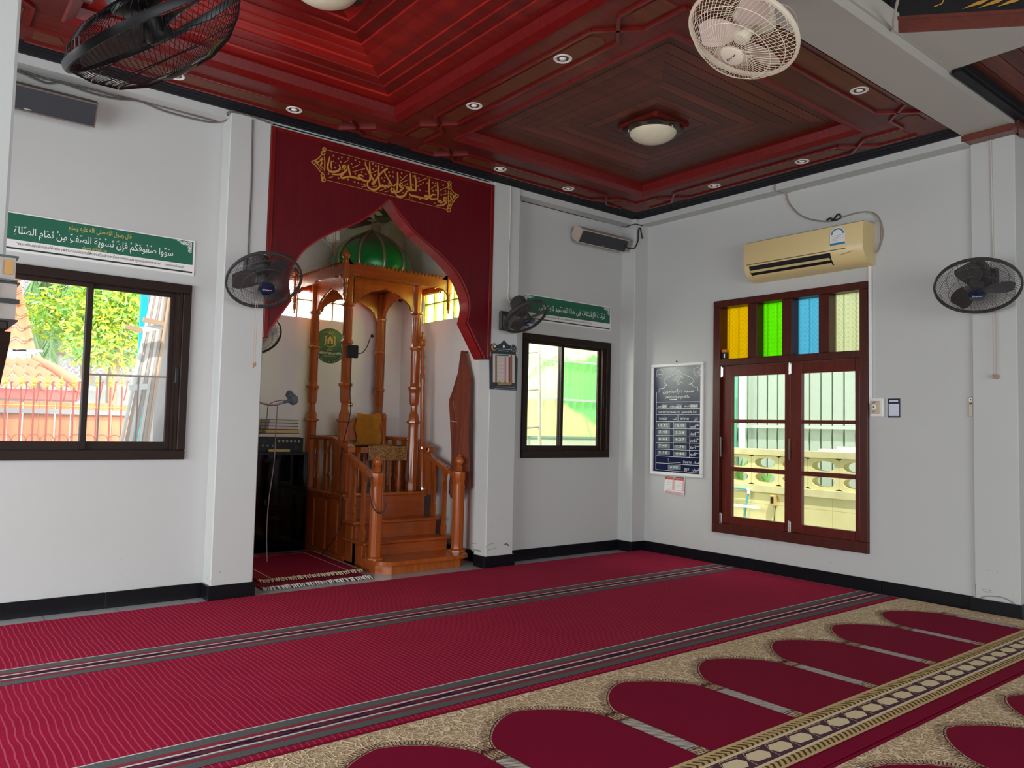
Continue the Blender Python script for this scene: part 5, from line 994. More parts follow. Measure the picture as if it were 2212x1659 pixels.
# ================================================================== PRAYER TIME BOARD
pb = thing('prayer_time_board', 'navy prayer time board with white frame and number slots on the right wall', 'board', (0, -.59, .77))
m = M(T); u0, u1, z0, z1 = .270, .910, .770, 1.867; f = .032
for a, b, c, d in ((u0, u1, z1-f, z1), (u0, u1, z0, z0+f), (u0, u0+f, z0+f, z1-f), (u1-f, u1, z0+f, z1-f)): m.cbox(a, c, .0, b, d, .030, .006)
m.build('frame', m_white, pb); m = M(T); m.box(u0+f, z0+f, 0, u1-f, z1-f, .012); m.build('panel', m_navy, pb)
BX = -.0135
def BB(a, b): p = U(1390+a/5.03, 760+b/5.03, 'x', BX); return (-p.y, p.z)
TB = TR(0); Z = .0135; ln = M(TB)
def LN(pts, w=.0042, closed=False): ln.stroke([BB(*p) for p in pts], w, Z, closed=closed)
arc = lambda pts: [(p.x, p.y) for p in bez([(a, b, 0) for a, b in pts], 4)]
LN(arc([(380, 203), (355, 232), (300, 262), (240, 292), (222, 320), (232, 345), (265, 362)]) + [(235, 368)] + arc([(235, 368), (222, 392), (195, 398)]) + [(170, 400), (168, 438), (141, 440), (133, 1278), (614, 1318), (622, 425), (592, 425), (590, 383), (560, 383)] + arc([(560, 383), (540, 375), (528, 350)]) + [(490, 354)] + arc([(490, 354), (525, 343), (543, 315), (530, 288), (470, 258), (405, 228), (380, 203)]))
for a, b in ((548, 541), (620, 615), (682, 682), (757, 759), (832, 838), (908, 916), (985, 995), (1057, 1074), (1130, 1154), (1205, 1236)): LN([(139, a), (617, b)], .0036)
LN([(325, 757), (322, 1140)], .0036); LN([(506, 760), (500, 1148)], .0036); LN([(375, 683), (375, 757)], .0036); LN([(268, 1155), (268, 1198), (405, 1204)], .003)
for cx_, cy_, r in ((176, 237, 40), (585, 216, 44)):
    LN([(cx_+r*(1 if k % 2 == 0 else .78)*cos(pi*k/8), cy_+1.25*r*(1 if k % 2 == 0 else .78)*sin(pi*k/8)) for k in range(16)], .003, True)
random.seed(3)
for k in range(30):                           # knot of calligraphy under the arch
    t = random.uniform(0, 2*pi); q = sqrt(random.random()); a, b = 378+50*q*cos(t), 300+66*q*sin(t); LN(arc([(a-14, b-8), (a, b+9*random.choice((-1, 1))), (a+13, b-6)]), .0026)
ln.build('white_lines', m_letter, pb)
sl = M(TB)
rows = [(770, 830, 775, 832), (846, 900, 850, 906), (920, 975, 925, 982), (998, 1048, 1010, 1058), (1072, 1122, 1085, 1135)]
for i, (a, b, c, d) in enumerate(rows):
    for x0, x1, p, q in ((150, 287, a, b), (330, 468, c, d)): sl.flat([BB(x0, q), BB(x1, q+2), BB(x1, p+2), BB(x0, p)], .0131)
for x0, x1, p, q in ((203, 262, 572, 612), (358, 415, 570, 612), (505, 592, 568, 606), (265, 405, 1228, 1280)): sl.flat([BB(x0, q), BB(x1, q+1), BB(x1, p+1), BB(x0, p)], .0131)
sl.build('number_slots', P('grey_green_slot', (.12, .15, .15), .35, .1, 30), pb)
tx = M(TB)
def TX(t, a, b, h, w=None, al='c'):           # text centred at crop pixel a, baseline b, height h px
    u, z = BB(a, b); k = .00092; tx.text(t, u, z, h*k*1.35, None if w is None else abs(BB(a+w, b)[0]-u), al, Z+.0003)
for i, (l, r) in enumerate((('12.32', '12.15'), ('3.43', '3.28'), ('6.42', '6.27'), ('7.47', '7.36'), ('5.16', '4.46'))):
    TX(l, 212, rows[i][1]-18, 26, 92 if i else 105); TX(r, 394, rows[i][3]-18, 26, 92 if i else 105)
TX('6.05', 332, 1266, 26, 86)
TX(arab('مسجد دارالمهاجرين'), 376, 442, 40, 350); TX('มัสยิดดารุลมุฮายิรีน', 368, 505, 30, 280)
tx.flat([BB(300, 520), BB(362, 524), BB(362, 514), BB(270, 516)], Z+.0003)
TX('วันที่', 178, 606, 22, 52); TX('28', 226, 602, 24, 40); TX('เดือน', 322, 606, 22, 66); TX('เม.ย', 385, 606, 24, 50); TX('พ.ศ.2569', 514, 600, 24, 140)
TX('ตารางเวลาละหมาด', 275, 668, 24, 250); TX(arab('جدول وقتو سمبهيغ'), 495, 660, 26, 165); TX('อิกอมัต', 212, 738, 26, 88); TX(arab('قامه'), 338, 738, 22, 45); TX('อาซาน', 446, 738, 26, 90); TX(arab('اذان'), 568, 740, 26, 42)
for i, (a, b) in enumerate((('ซุฮรี', 'ظهر'), ('อัสรี', 'عصر'), ('มัฆริบ', 'مغرب'), ('อีซา', 'عشاء'), ('ซุบฮิ', 'صبح'))): TX(a, 540 if i < 3 else 536, rows[i][1]-2+8*(i > 0), 24, 56 if i != 2 else 80); TX(arab(b), 580, rows[i][0]+34, 20, 52)
TX('อิมซาก', 478, 1212, 28, 95); TX(arab('امساك'), 574, 1218, 28, 60); TX('ชูรุก', 468, 1288, 30, 52); TX(arab('شروق'), 570, 1292, 30, 72); TX(arab('محمد'), 176, 250, 26, 46); TX(arab('الله'), 586, 232, 30, 52)
tx.build('lettering', m_letter, pb)
m = M(); m.lathe([(.006, 0), (.006, .012), (0, .014)], 8, frame((-.004, -.58, 1.885), (-1, 0, 0))); tag(m.build('nail', m_blackp), 'small dark nail above the prayer time board', 'nail')
nt = thing('paper_calendar', 'small red and white printed calendar sheet below the prayer time board', 'calendar', (0, -.57, .6))
m = M(T); m.add([(.440, .607, .010), (.690, .592, .016), (.695, .765, .006), (.448, .765, .004)], [(0, 1, 2, 3)]); m.build('sheet', m_paper, nt); q = lambda a, b: (.444+.250*a, .765-.160*b-.012*a*b, .0072+.009*b*(.4+.6*a))
def cal(nm, col, rects):
    m = M(T)
    for a, b, c, d in rects: m.add([q(a, d), q(c, d), q(c, b), q(a, b)], [(0, 1, 2, 3)])
    m.build(nm, P('print_'+nm, col, .5), nt)
cal('red_bars', (.62, .05, .05), [(.03, .10, .46, .21), (.53, .10, .97, .21)]); cal('pink_columns', (.70, .36, .38), [(.40, .23, .50, .80), (.90, .23, .985, .80), (.03, .88, .97, .99)]); cal('green_header', (.03, .10, .06), [(.05, .03, .46, .09), (.55, .03, .95, .09), (.03, .09, .09, .22), (.48, .09, .56, .22)]); cal('grey_lines', (.35, .33, .32), [(.11, .36+i*.14, .38, .375+i*.14) for i in range(4)]+[(.60, .36+i*.14, .88, .375+i*.14) for i in range(4)])
# ================================================================== BANNERS
def banner(label, x0, x1, z0, z1, build):
    b = thing('green_banner', label, 'banner', ((x0+x1)/2, 0, z0), 0, 'green banners above the front windows'); T = TF(0); H = z1-z0
    m = M(T); m.box(x0, z0, 0, x1, z1, .006); m.build('sheet', m_paper, b); m = M(T); m.flat([(x0+.005, z0+H*.30), (x1-.012, z0+H*.30), (x1-.012, z1-.008), (x0+.005, z1-.008)], .0066); m.build('green_field', m_green, b)
    m = M(T); m.flat([(x0+.005, z0+H*.06), (x1-.012, z0+H*.06), (x1-.012, z0+H*.105), (x0+.005, z0+H*.105)], .0066); build(b, m, T); return b
def corner_orn(m, x, z, s, Zq=.0074, k=.075):
    for j in range(3): m.stroke([(x-s*(.004+j*.010), z-.004), (x-s*(.004+j*.010), z-k+.012*j)], .004, Zq); m.stroke([(x-s*.004, z-.004-j*.010), (x-s*(k*1.3-.018*j), z-.004-j*.010)], .004, Zq)
    for a, b in ((.02, .02), (.045, .015), (.018, .042), (.065, .012), (.014, .062)): m.stroke(circ(x-s*a, z-b, .009, 8), .004, Zq, closed=True)
def b1(b, m, T):
    m.text('“พวกท่านจงจัดแถวให้ตรง เพราะการจัดแถวให้ตรงเป็นส่วนหนึ่งจากความสมบูรณ์ของละหมาด”', -5.44, 2.187+.043, .023, .82, 'l', .0072); m.text('รายงานโดย บุคอรี และมุสลิม', -4.60, 2.187+.043, .020, .125, 'l', .0072); m.build('dark_print', m_ink, b)
    m = M(T); m.text(arab('سَوُّوا صُفُوفَكُمْ فَإِنَّ تَسْوِيَةَ الصَّفِّ مِنْ تَمَامِ الصَّلَاةِ'), -5.455, 2.187+.112, .062, .905, 'l', .0074); corner_orn(m, -4.43, 2.415, 1); m.build('white_lettering', m_letter, b)
    m = M(T); m.text(arab('قال رسول الله صلى الله عليه وسلم'), -5.17, 2.187+.186, .042, .36, 'l', .0074); m.text(arab('رواه البخاري ومسلم'), -5.09, 2.187+.078, .026, .14, 'l', .0074); m.build('yellow_lettering', m_yel, b)
banner('green banner with long white Arabic line above the left window', -5.62, -4.409, 2.187, 2.426, b1)
def b2(b, m, T):
    m.text('ข้าพเจ้าตั้งเจตนาเอี๊ยะติกาฟในมัสยิดนี้ ตราบเท่าที่ข้าพเจ้าอยู่', -1.25, 2.198+.044, .022, .64, 'l', .0072); m.build('dark_print', m_ink, b)
    m = M(T); m.text(arab('نَوَيْتُ الْإِعْتِكَافَ فِي هٰذَا الْمَسْجِدِ لِلّٰهِ تَعَالَى'.replace('ٰ', '')), -1.30, 2.198+.118, .064, .87, 'l', .0074); corner_orn(m, -.366, 2.428, 1); corner_orn(m, -1.480, 2.428, -1, k=.09); m.build('white_lettering', m_letter, b)
banner('green banner with white Arabic line partly hidden by the fan above the right-hand sliding window', -1.488, -.348, 2.198, 2.440, b2)
# poster on the right pillar
ps_ = thing('prayer_poster', 'dark die-cut prayer timetable poster with crescent on the pillar right of the arch', 'poster', (-1.82, PD, 1.53)); T = TF(PD)
def PP(a, b): p = U(1040+a/7.541, 630+b/7.541, 'y', PD-.004); return (p.x, p.z)
m = M(T); out = [(135, 1590), (130, 1085), (165, 1035), (160, 985), (150, 900), (165, 850), (215, 835), (250, 870), (310, 850), (368, 790), (430, 860), (480, 880), (525, 852), (572, 900), (575, 950), (560, 990), (562, 1040), (592, 1090), (580, 1612)]
m.prism([PP(*p) for p in out][::-1], 0, .004); m.build('sheet', P('poster_navy', (.02, .028, .04), .3, .2, 8), ps_)
def ppoly(nm, col, polys, z=.0046):
    m = M(T)
    for pl in polys: m.flat([PP(*p) for p in pl], z)
    m.build(nm, P('poster_'+nm, col, .5), ps_)
rect = lambda a, b, c, d: [(a, d), (c, d+(c-a)*.04), (c, b+(c-a)*.05), (a, b)]
ppoly('cream_table', (.56, .50, .44), [rect(185, 1010, 540, 1475)]); ppoly('tan_columns', (.22, .12, .06), [rect(222, 1022, 252, 1478), rect(468, 1035, 500, 1488)], .005); ppoly('pink_column', (.55, .16, .24), [rect(375, 1062, 402, 1480)], .005); ppoly('maroon_column', (.20, .02, .03), [rect(440, 1065, 466, 1482)], .005); ppoly('teal_band', (.02, .12, .11), [rect(255, 1020, 440, 1045)], .0052)
m = M(T); 
for i in range(7): m.stroke([PP(260, 1082+i*58), PP(372, 1086+i*58)], .002, .0054)
m.build('table_lines', P('poster_line', (.28, .24, .22), .6), ps_)
m = M(T); cr_ = [(205+48*cos(t), 905+58*sin(t)) for t in [radians(a) for a in range(50, 311, 20)]]+[(222+34*cos(t), 905+42*sin(t)) for t in [radians(a) for a in range(300, 59, -20)]]; m.flat([PP(*p) for p in cr_][::-1], .0052)
m.flat([PP(*p) for p in [(255, 1480), (290, 1450), (330, 1490), (380, 1460), (430, 1490), (505, 1480), (480, 1520), (270, 1520)]][::-1], .0056); m.build('gold_ornament', P('poster_gold', (.34, .20, .08), .5), ps_)
m = M(T); m.flat([PP(218+(24 if k % 2 == 0 else 10)*sin(pi*k/5), 893-(26 if k % 2 == 0 else 11)*cos(pi*k/5)) for k in range(10)][::-1], .0056); m.flat([PP(362+16*cos(t), 893+28*sin(t)) for t in [2*pi*i/12 for i in range(12)]][::-1], .0052); m.stroke([PP(235, 932), PP(470, 945)], .003, .0052); m.stroke([PP(275, 962), PP(440, 972)], .003, .0052)
m.stroke([PP(525+(50 if k % 2 == 0 else 38)*cos(pi*k/8), 918+(62 if k % 2 == 0 else 47)*sin(pi*k/8)) for k in range(16)], .0025, .0052, closed=True); m.stroke([PP(505, 910), PP(520, 940), PP(545, 905)], .0025, .0052); m.stroke([PP(210, 1575), PP(560, 1592)], .0018, .0052); m.stroke([PP(250, 1548), PP(540, 1560)], .0018, .0052); m.build('white_print', m_letter, ps_)
# ================================================================== SPEAKERS
m_spk = P('speaker_case', (.44, .36, .28), .5, .05); m_spkd = P('speaker_case_brown', (.16, .12, .10), .5, .08); m_grill = P('speaker_grille', (.028, .032, .038), .6, .1, 120)
def speaker(label, x0, x1, yc, zc, tilt, case, H=.135, Dp=.15):
    s = thing('wall_speaker', label, 'speaker', ((x0+x1)/2, 0, zc), 0, 'column speakers on the front wall'); R = Matrix(((0, 0, 1, 0), (cos(tilt), -sin(tilt), 0, yc), (sin(tilt)*1, cos(tilt), 0, zc), (0, 0, 0, 1)))
    # local x: depth axis (towards wall positive), local y: up, local z: along x
    pr = [(-.065, -H/2), (-.065, H/2), (.02, H/2), (.065, H*.28), (.065, -H*.28), (.02, -H/2)]
    m = M(R); m.prism(pr, x0, x1); m.build('case', case, s); m = M(R); m.box(-.070, -H/2+.010, x0+.012, -.0645, H/2-.010, x1-.012); m.build('grille', m_grill, s)
    m = M(); m.box(x0+.1, yc+.03, zc-.02, x0+.13, -.0, zc+.02); m.box(x1-.13, yc+.03, zc-.02, x1-.1, 0, zc+.02); m.build('bracket', m_spkd, s)
    m = M(R); m.stroke([(0, 0), (0, .001)], .001) if False else m.box(-.0715, -H/2+.016, (x0+x1)/2-.02, -.070, -H/2+.022, (x0+x1)/2+.02); m.build('badge', m_silver, s)
    return s
speaker('long grey column speaker on the front wall at the upper left', -5.80, -5.075, -.105, 3.105, radians(30), m_spkd, .15)
speaker('beige column speaker with dark grille tilted near the room corner', -.925, -.275, -.095, 3.085, radians(33), m_spk)
# cables on walls and ledges
cable('dark cable clipped along the top of the front wall right of the arch', [YW(1128, 434), YW(1168, 444), YW(1240, 463), YW(1300, 478), YW(1343, 489), U(1352, 490, 'y', -.19), U(1372, 484, 'y', -.194), U(1388, 488, 'y', -.19)], .0045, m_blackp)
cable('dark cable sagging along the top of the right wall', [XW(1396, 490), XW(1403, 488), XW(1440, 476), XW(1507, 460), XW(1560, 446), XW(1607, 433), XW(1700, 408), XW(1800, 380), XW(1920, 350), XW(2000, 333), XW(2095, 308)], .0045, m_blackp)
cable('black looped speaker cable hanging at the room corner column', [U(1350, 529, 'y', -.19), U(1357, 536, 'y', -.19), U(1370, 536, 'y', -.19), U(1378, 520, 'y', -.19), U(1379, 498, 'y', -.19), U(1383, 493, 'y', -.19), U(1386, 505, 'y', -.19), U(1388, 515, 'y', -.19), U(1391, 505, 'x', -.02), U(1391, 492, 'x', -.02)], .006, m_blackp)
for i, (dy, l) in enumerate(((0, 'upper of the dark cables strung along the top of the left wall'), (9, 'lower sagging cable of the bundle along the top of the left wall'))):
    cable(l, [YW(-30, 135+dy, -.03), YW(37, 150+dy*.4, -.03), YW(100, 170+dy, -.03), YW(130, 176+dy*.2, -.03), YW(200, 193+dy*.9, -.03), YW(250, 207+dy*.6, -.03), YW(300, 215+dy*.3, -.03), YW(360, 232+dy, -.03), YW(440, 254+dy*.8, -.03), YW(475, 261+dy*.2, -.03), U(490, 256, 'y', -.10), U(497, 241, 'y', -.165), U(540, 250, 'y', -.165), U(585, 266, 'y', -.165)], .006, m_cable)
cable('thin dark cable running along the white ledge over the arch panel', [U(590, 268, 'y', -.140), U(700, 297, 'y', -.140), U(757, 311, 'y', -.140), U(900, 350, 'y', -.140), U(1058, 393, 'y', -.140)], .004, m_blackp)
def clipc(m, p): m.cbox(p.x-.008, p.y-.008, p.z-.009, p.x+.008, p.y+.004, p.z+.009, .002)
for a, b, y in ((538, 250, -.165), (553, 255, -.165), (757, 311, -.141), (902, 350, -.141), (471, 262, -.03), (130, 178, -.03), (295, 217, -.03)): pass
cable('grey cable dropping down the left pillar to the black fan', [U(546, 258, 'y', -.158), U(545, 300, 'y', -.158), U(543, 400, 'y', -.158), U(538, 500, 'y', -.158), U(536, 556, 'y', -.158), (-4.09, -.165, 2.33)], .006, m_cable)
cable('cream cable dropping down the right pillar to the turned fan', [U(1103, 402, 'y', -.158), U(1102, 480, 'y', -.158), U(1099, 560, 'y', -.158), U(1098, 620, 'y', -.158), U(1098, 645, 'y', -.158), U(1103, 655, 'y', -.165), (-1.82, -.19, 2.25)], .006, m_cablew)
cable('cream cable dropping down the right wall pillar to the fan', [U(2140, 300, 'x', -.036), U(2142, 400, 'x', -.036), U(2144, 480, 'x', -.036), U(2145, 553, 'x', -.036), (-.04, -3.378, 2.38)], .006, m_cablew)
cable('white cable hanging down the corner of the painted octagon ring', [U(1942, -10, 'z', 3.395), U(1936, 15, 'z', 3.395), U(1930, 45, 'z', 3.395), U(1930, 60, 'z', 3.398), U(1922, 72, 'z', 3.402)], .007, m_cablew)
# wooden bracket trim over the right pillar
m = M(); m.cbox(-.135, -3.55, 3.300, .0, -3.222, 3.347, .004); m.cbox(-.05, -3.556, 3.30, .10, -3.531, 3.52, .004); tag(m.build('beam_bracket', WOOD('bracket_wood', (.10, .018, .010), (.15, .03, .014), .35, .3, 1)), 'red-brown wooden bracket trim between the white beam and the right pillar', 'bracket')
# octagonal ring with black and gold painting
rg = thing('octagon_ring', 'dark wooden octagon ring with black panel and gold lettering beyond the beam', 'ceiling ring', (-1.9, -4.4, 3.5))
A_, B_ = U(1924, 73, 'z', 3.407), U(2230, 56, 'z', 3.407); A2 = U(1740, -45, 'z', 3.407); Zr = 3.407
m = M()
for p, q in ((A2, A_), (A_, B_)):
    p, q = Vector(p), Vector(q); d = (q-p).normalized(); n_ = Vector((d.y, -d.x, 0)); n_ = n_ if n_.x < 0 or n_.y < 0 else -n_
    m.bar(p+Vector((0, 0, .035)), q+Vector((0, 0, .035)), .02, .07)
    m.bar(p+Vector((0, 0, .078))-Vector((0, 0, .0)), q+Vector((0, 0, .078)), .035, .02)
m.build('wooden_frame', WOOD('ring_wood', (.10, .016, .009), (.15, .024, .012), .35, .3, 0), rg)
m = M()
for p, q in ((A2, A_), (A_, B_)):
    p, q = Vector(p), Vector(q); m.add([p+Vector((0, 0, .07)), q+Vector((0, 0, .07)), q+Vector((0, 0, .55)), p+Vector((0, 0, .55))], [(0, 1, 2, 3)])
m.build('black_panel', P('ring_black', (.004, .004, .005), .4, .1), rg)
m = M(); d = (B_-A_).normalized(); n_ = d.cross(Vector((0, 0, 1))); n_ = n_ if n_.dot(CAM-A_) > 0 else -n_; TG = Matrix(((d.x, 0, n_.x, A_.x), (d.y, 0, n_.y, A_.y), (0, 1, 0, A_.z), (0, 0, 0, 1)))
for s in (.36, .44, .53): m.flat([(s, .112), (s+.10, .135), (s+.16, .17), (s+.08, .15)], .006, TG)
m.stroke([(.22, .135), (.26, .15), (.27, .17)], .006, .006, TG); m.build('gold_strokes', m_gold, rg)
# shelf with books on the near pillar
sf = thing('pillar_shelf', 'small dark wooden bracket shelf fixed to the near left pillar', 'shelf', (-5.9, -3.6, 1.6))
zs = U(20, 706, 'y', -3.60).z; m = M(); m.cbox(-6.07, -3.72, zs-.018, -5.796, -3.53, zs, .003); m.build('board', m_frame, sf)
m = M(); m.prism([(0, 0), (.16, 0), (.15, -.02), (.02, -.10), (0, -.10)], -.012, .012, Matrix(((0, 0, 1, -5.80), (-1, 0, 0, -3.53), (0, 1, 0, zs-.018), (0, 0, 0, 1)))); m.build('bracket', m_frame, sf)
zb1 = U(20, 622, 'y', -3.62).z; zb2 = U(20, 568, 'y', -3.62).z
bk = book('book', 'thick book with rounded pale page edge and orange patch on the near pillar shelf', -6.05, -5.780, -3.71, -3.54, zs+.0005, zb1, m_blackp, 'books on the pillar shelf', P('greyish_pages', (.42, .37, .33), .7, .1, 60), 'back')
m = M(); m.box(-5.89, -3.7125, zs+.012, -5.822, -3.7105, zb1-.006); m.build('orange_patch', P('orange_patch', (.40, .17, .03), .5), bk); m = M(); m.box(-5.812, -3.7125, (zs+zb1)/2-.004, -5.779, -3.709, (zs+zb1)/2+.005); m.build('ribbon_band', m_blackp, bk)
bk = book('book', 'green-edged pale book with gold mark lying on top on the near pillar shelf', -6.05, -5.784, -3.71, -3.54, zb1+.0008, zb2, P('dark_green_cover', (.01, .05, .04), .4), 'books on the pillar shelf', P('greyish_pages', ()), 'back')
m = M(); m.box(-5.807, -3.7125, zb1+.014, -5.793, -3.7105, zb2-.010); m.build('gold_mark', m_gold, bk)
# ================================================================== OUTSIDE THE WINDOWS
random.seed(11)
m = M(); m.box(-16, .13, -.3, 9, 22, -.12); m.box(.3, -9, -.3, 9, .13, -.12); struct(m.build('ground', P('concrete_yard', (.42, .40, .37), .9, .15, 3)))
m_terr = P('terracotta_tile', (.72, .30, .17), .8, .2, 9); m_terr2 = P('terracotta_ridge', (.68, .27, .16), .8, .2, 9); m_greyt = P('grey_roof_tile', (.42, .40, .42), .8, .12, 8); m_hwhite = P('house_white', (.80, .84, .84), .8, .04); m_pinkf = P('pink_red_fascia', (.58, .13, .12), .6, .08)
m_boardo = WOOD('orange_fence_board', (.50, .17, .08), (.68, .28, .14), .7, 0, 2, .12, 6); m_iron = P('red_iron', (.48, .10, .07), .5, .1); m_goldp = P('spear_gold', (.85, .62, .06), .4, .1); m_galv = P('galvanised_rail', (.30, .31, .34), .5, .1)
def tiles(m, P00, P10, P01, P11, nu, nv, amp=.03, step=.03):
    """pantile surface: waves across, overlapping courses up the slope (P00,P10 eave; P01,P11 top)"""
    P00, P10, P01, P11 = [Vector(p) for p in (P00, P10, P01, P11)]; nn = (P10-P00).cross(P01-P00).normalized(); nn = nn if nn.z > 0 else -nn; k = 6
    for j in range(nv):
        vs = []
        for e in (0, 1):
            v = (j+e)/nv
            for i in range(nu*k+1):
                u = i/(nu*k); a = P00.lerp(P10, u).lerp(P01.lerp(P11, u), v); vs.append(a+nn*(amp*cos(2*pi*u*nu)+(step if e == 0 else 0)))
        n = nu*k+1; m.add(vs+[p-nn*.02 for p in vs[:n]], [(i, i+1, n+i+1, n+i) for i in range(n-1)]+[(2*n+i, 2*n+i+1, i+1, i) for i in range(n-1)])
y1, y2 = 3.4, 4.7
hs = thing('tiled_pavilion', 'terracotta tiled pavilion roof with white lace fascia outside the left window', 'pavilion roof', (-5.4, 3.4, 1.3))
m = M(); tiles(m, U(-120, 828, 'y', y1), U(172, 842, 'y', y1), U(-120, 772, 'y', y2), U(78, 778, 'y', y2), 9, 3, .035, .035); m.build('roof_tiles', m_terr, hs, 40)
m = M(); m.tube([U(78, 776, 'y', y2), U(125, 800, 'y', 4.05), U(176, 836, 'y', y1)], [.05, .055, .065], 8); m.build('hip_ridge', m_terr2, hs, 50)
m = M(); a, b = U(-120, 838, 'y', y1+.05), U(172, 855, 'y', y1+.05); m.bar(a-Vector((0, 0, .03)), b-Vector((0, 0, .0)), .05, .10); m.build('fascia', m_pinkf, hs)
m = M(); a, b = U(-120, 855, 'y', y1+.1), U(175, 868, 'y', y1+.1); m.bar(a, b, .03, .07); m.build('valance', m_hwhite, hs)
m = M(); tiles(m, U(-90, 762, 'y', 4.8), U(76, 764, 'y', 4.8), U(-40, 560, 'y', 5.5), U(36, 585, 'y', 5.5), 4, 7, .04, .04); m.build('spire_tiles', m_terr, hs, 40)
m = M(); 
for i in range(7): t = circ(0, 0, .055, 10); q = U(8+i*11, 771, 'y', 4.75); m.tube([q+Vector((a, 0, b)) for a, b in t], .014, 5, True); m.box(q.x-.08, q.y-.01, q.z+.06, q.x+.08, q.y+.01, q.z+.085); m.box(q.x-.012, q.y-.01, q.z-.09, q.x+.012, q.y+.01, q.z-.05)
m.build('lace_fascia', m_hwhite, hs)
hw_ = thing('neighbour_house', 'white house with grey roof and white shuttered window behind the tree outside', 'house', (-3.6, 9, 1.5))
m = M(); p, q = U(60, 600, 'y', 9), U(420, 960, 'y', 9); m.box(p.x, 9, 0, q.x, 9.2, p.z-.2); m.build('wall', m_hwhite, hw_)
m = M(); p, q = U(78, 690, 'y', 8.95), U(185, 760, 'y', 8.95); m.box(p.x, 8.93, q.z, q.x, 8.99, p.z); m.build('dark_glass', P('dim_glass', (.16, .20, .23), .3, .1), hw_)
m = M()
for a, b in ((112, 118), (146, 158), (185, 192)): p, q = U(a, 690, 'y', 8.9), U(b, 760, 'y', 8.9); m.box(p.x, 8.88, q.z-.02, q.x, 8.95, p.z)
for c in (688, 710, 731, 757): p, q = U(112, c, 'y', 8.9), U(192, c+4, 'y', 8.9); m.box(p.x, 8.88, q.z, q.x, 8.95, p.z)
m.build('shutters', m_hwhite, hw_); m = M(); p, q = U(70, 762, 'y', 8.9), U(330, 769, 'y', 8.9); m.box(p.x, 8.85, q.z, q.x, 8.95, p.z); m.build('sill_band', P('dusty_rose', (.45, .18, .20), .7), hw_)
m = M(); tiles(m, U(95, 815, 'y', 7.2), U(330, 822, 'y', 7.2), U(95, 780, 'y', 8.8), U(330, 786, 'y', 8.8), 16, 3, .03, .03); m.build('porch_roof', m_greyt, hw_, 40)
m = M(); tiles(m, U(30, 645, 'y', 8.4), U(330, 652, 'y', 8.4), U(30, 560, 'y', 9.6), U(330, 566, 'y', 9.6), 18, 5, .035, .03); m.build('main_roof', m_greyt, hw_, 40)
m = M(); m.bar(U(30, 650, 'y', 8.5), U(330, 658, 'y', 8.5), .1, .14); m.build('eave_board', P('brown_eave', (.30, .17, .10), .7), hw_)
fc = thing('board_fence', 'orange-brown vertical board fence outside the left window', 'fence', (-4.8, 2.8, 0))
x = U(-120, 866, 'y', 2.8).x; xe = U(300, 875, 'y', 2.8).x; zt = U(100, 868, 'y', 2.8).z; i = 0
while x < xe:
    w = random.uniform(.10, .125); m = M(); m.cbox(x, 2.8, -.1, x+w, 2.82, zt+random.uniform(-.01, .01), .003); m.build('board', m_boardo, fc); x += w+random.choice((.004, .004, .012)); i += 1
m = M(); z = U(80, 888, 'y', 2.78).z; m.bar((U(-120, 888, 'y', 2.78).x, 2.785, z), (xe, 2.785, z), .02, .045); m.build('rail', m_galv, fc)
ir = thing('spear_railing', 'red iron railing with gold spear tips in front of the board fence', 'railing', (-4.8, 2.2, 0)); YI = 2.2
for px in (-70, -45, -18, 12, 45, 73, 102, 132, 159, 209, 238, 263):
    b = U(px, 955, 'y', YI); t = U(px+1, 832, 'y', YI); m = M(); m.tube([(b.x, YI, -.1), (t.x, YI, t.z)], .0075, 6); h = U(px+12, 826, 'y', YI); m.tube(bez([(b.x, YI, t.z-.14), (b.x+.018, YI, t.z-.03), (h.x, YI, h.z), (h.x+.015, YI, h.z)], 4), .006, 5); br = m.build('iron_bar', m_iron, ir)
    m = M(); m.lathe([(.008, 0), (.014, .02), (.009, .03), (.018, .045), (.010, .075), (0, .105)], 8, Matrix.Translation((t.x, YI, t.z-.02))); m.build('spear_tip', m_goldp, br)
m = M(); z = U(80, 876, 'y', YI).z; m.tube([(-6.2, YI, z), (-3.9, YI, z)], .006, 6)
m.build('cross_rail', m_goldp, ir)
m = M()
for i in range(16): cx_ = U(0, 945, 'y', YI).x-.5+i*.105; m.tube([(cx_+.05*cos(t), YI, U(0, 950, 'y', YI).z+.05*sin(t)) for t in [2*pi*k/16 for k in range(16)]], .004, 5, True)
m.build('ring_row', m_iron, ir)
nr = thing('steel_handrail', 'thin dark steel handrail just outside the left window', 'railing', (-4.7, .8, 0)); YN = .8
m = M(); m.tube([U(180, 808, 'y', YN), U(362, 815, 'y', YN)], .008, 6); m.build('top_rail', P('rust_steel', (.22, .12, .10), .5), nr)
for px in (187, 215, 298): b = U(px, 960, 'y', YN); t = U(px+2, 810, 'y', YN); m = M(); m.tube([(t.x, YN, -.1), (t.x, YN, t.z)], .006, 6); m.build('post', P('rust_steel', ()), nr)
wp = M(); p = U(345, 640, 'y', 1.3); wp.box(p.x, 1.3, -.1, min(p.x+.4, -4.21), 1.7, 3.4); tag(wp.build('porch_column', P('porch_white', (.62, .64, .66), .7)), 'white porch column outside at the right end of the left window', 'column')
m_pole = P('white_pvc', (.80, .77, .72), .5, .06); m_slat = P('tan_slat', (.62, .42, .28), .6, .1); m_slg = P('grey_slat', (.45, .38, .36), .6, .1)
bd = thing('leaning_pipes', 'bundle of white pipes and tan slats leaning beside the porch column outside', 'pipes', (-4.3, 1.15, 0))
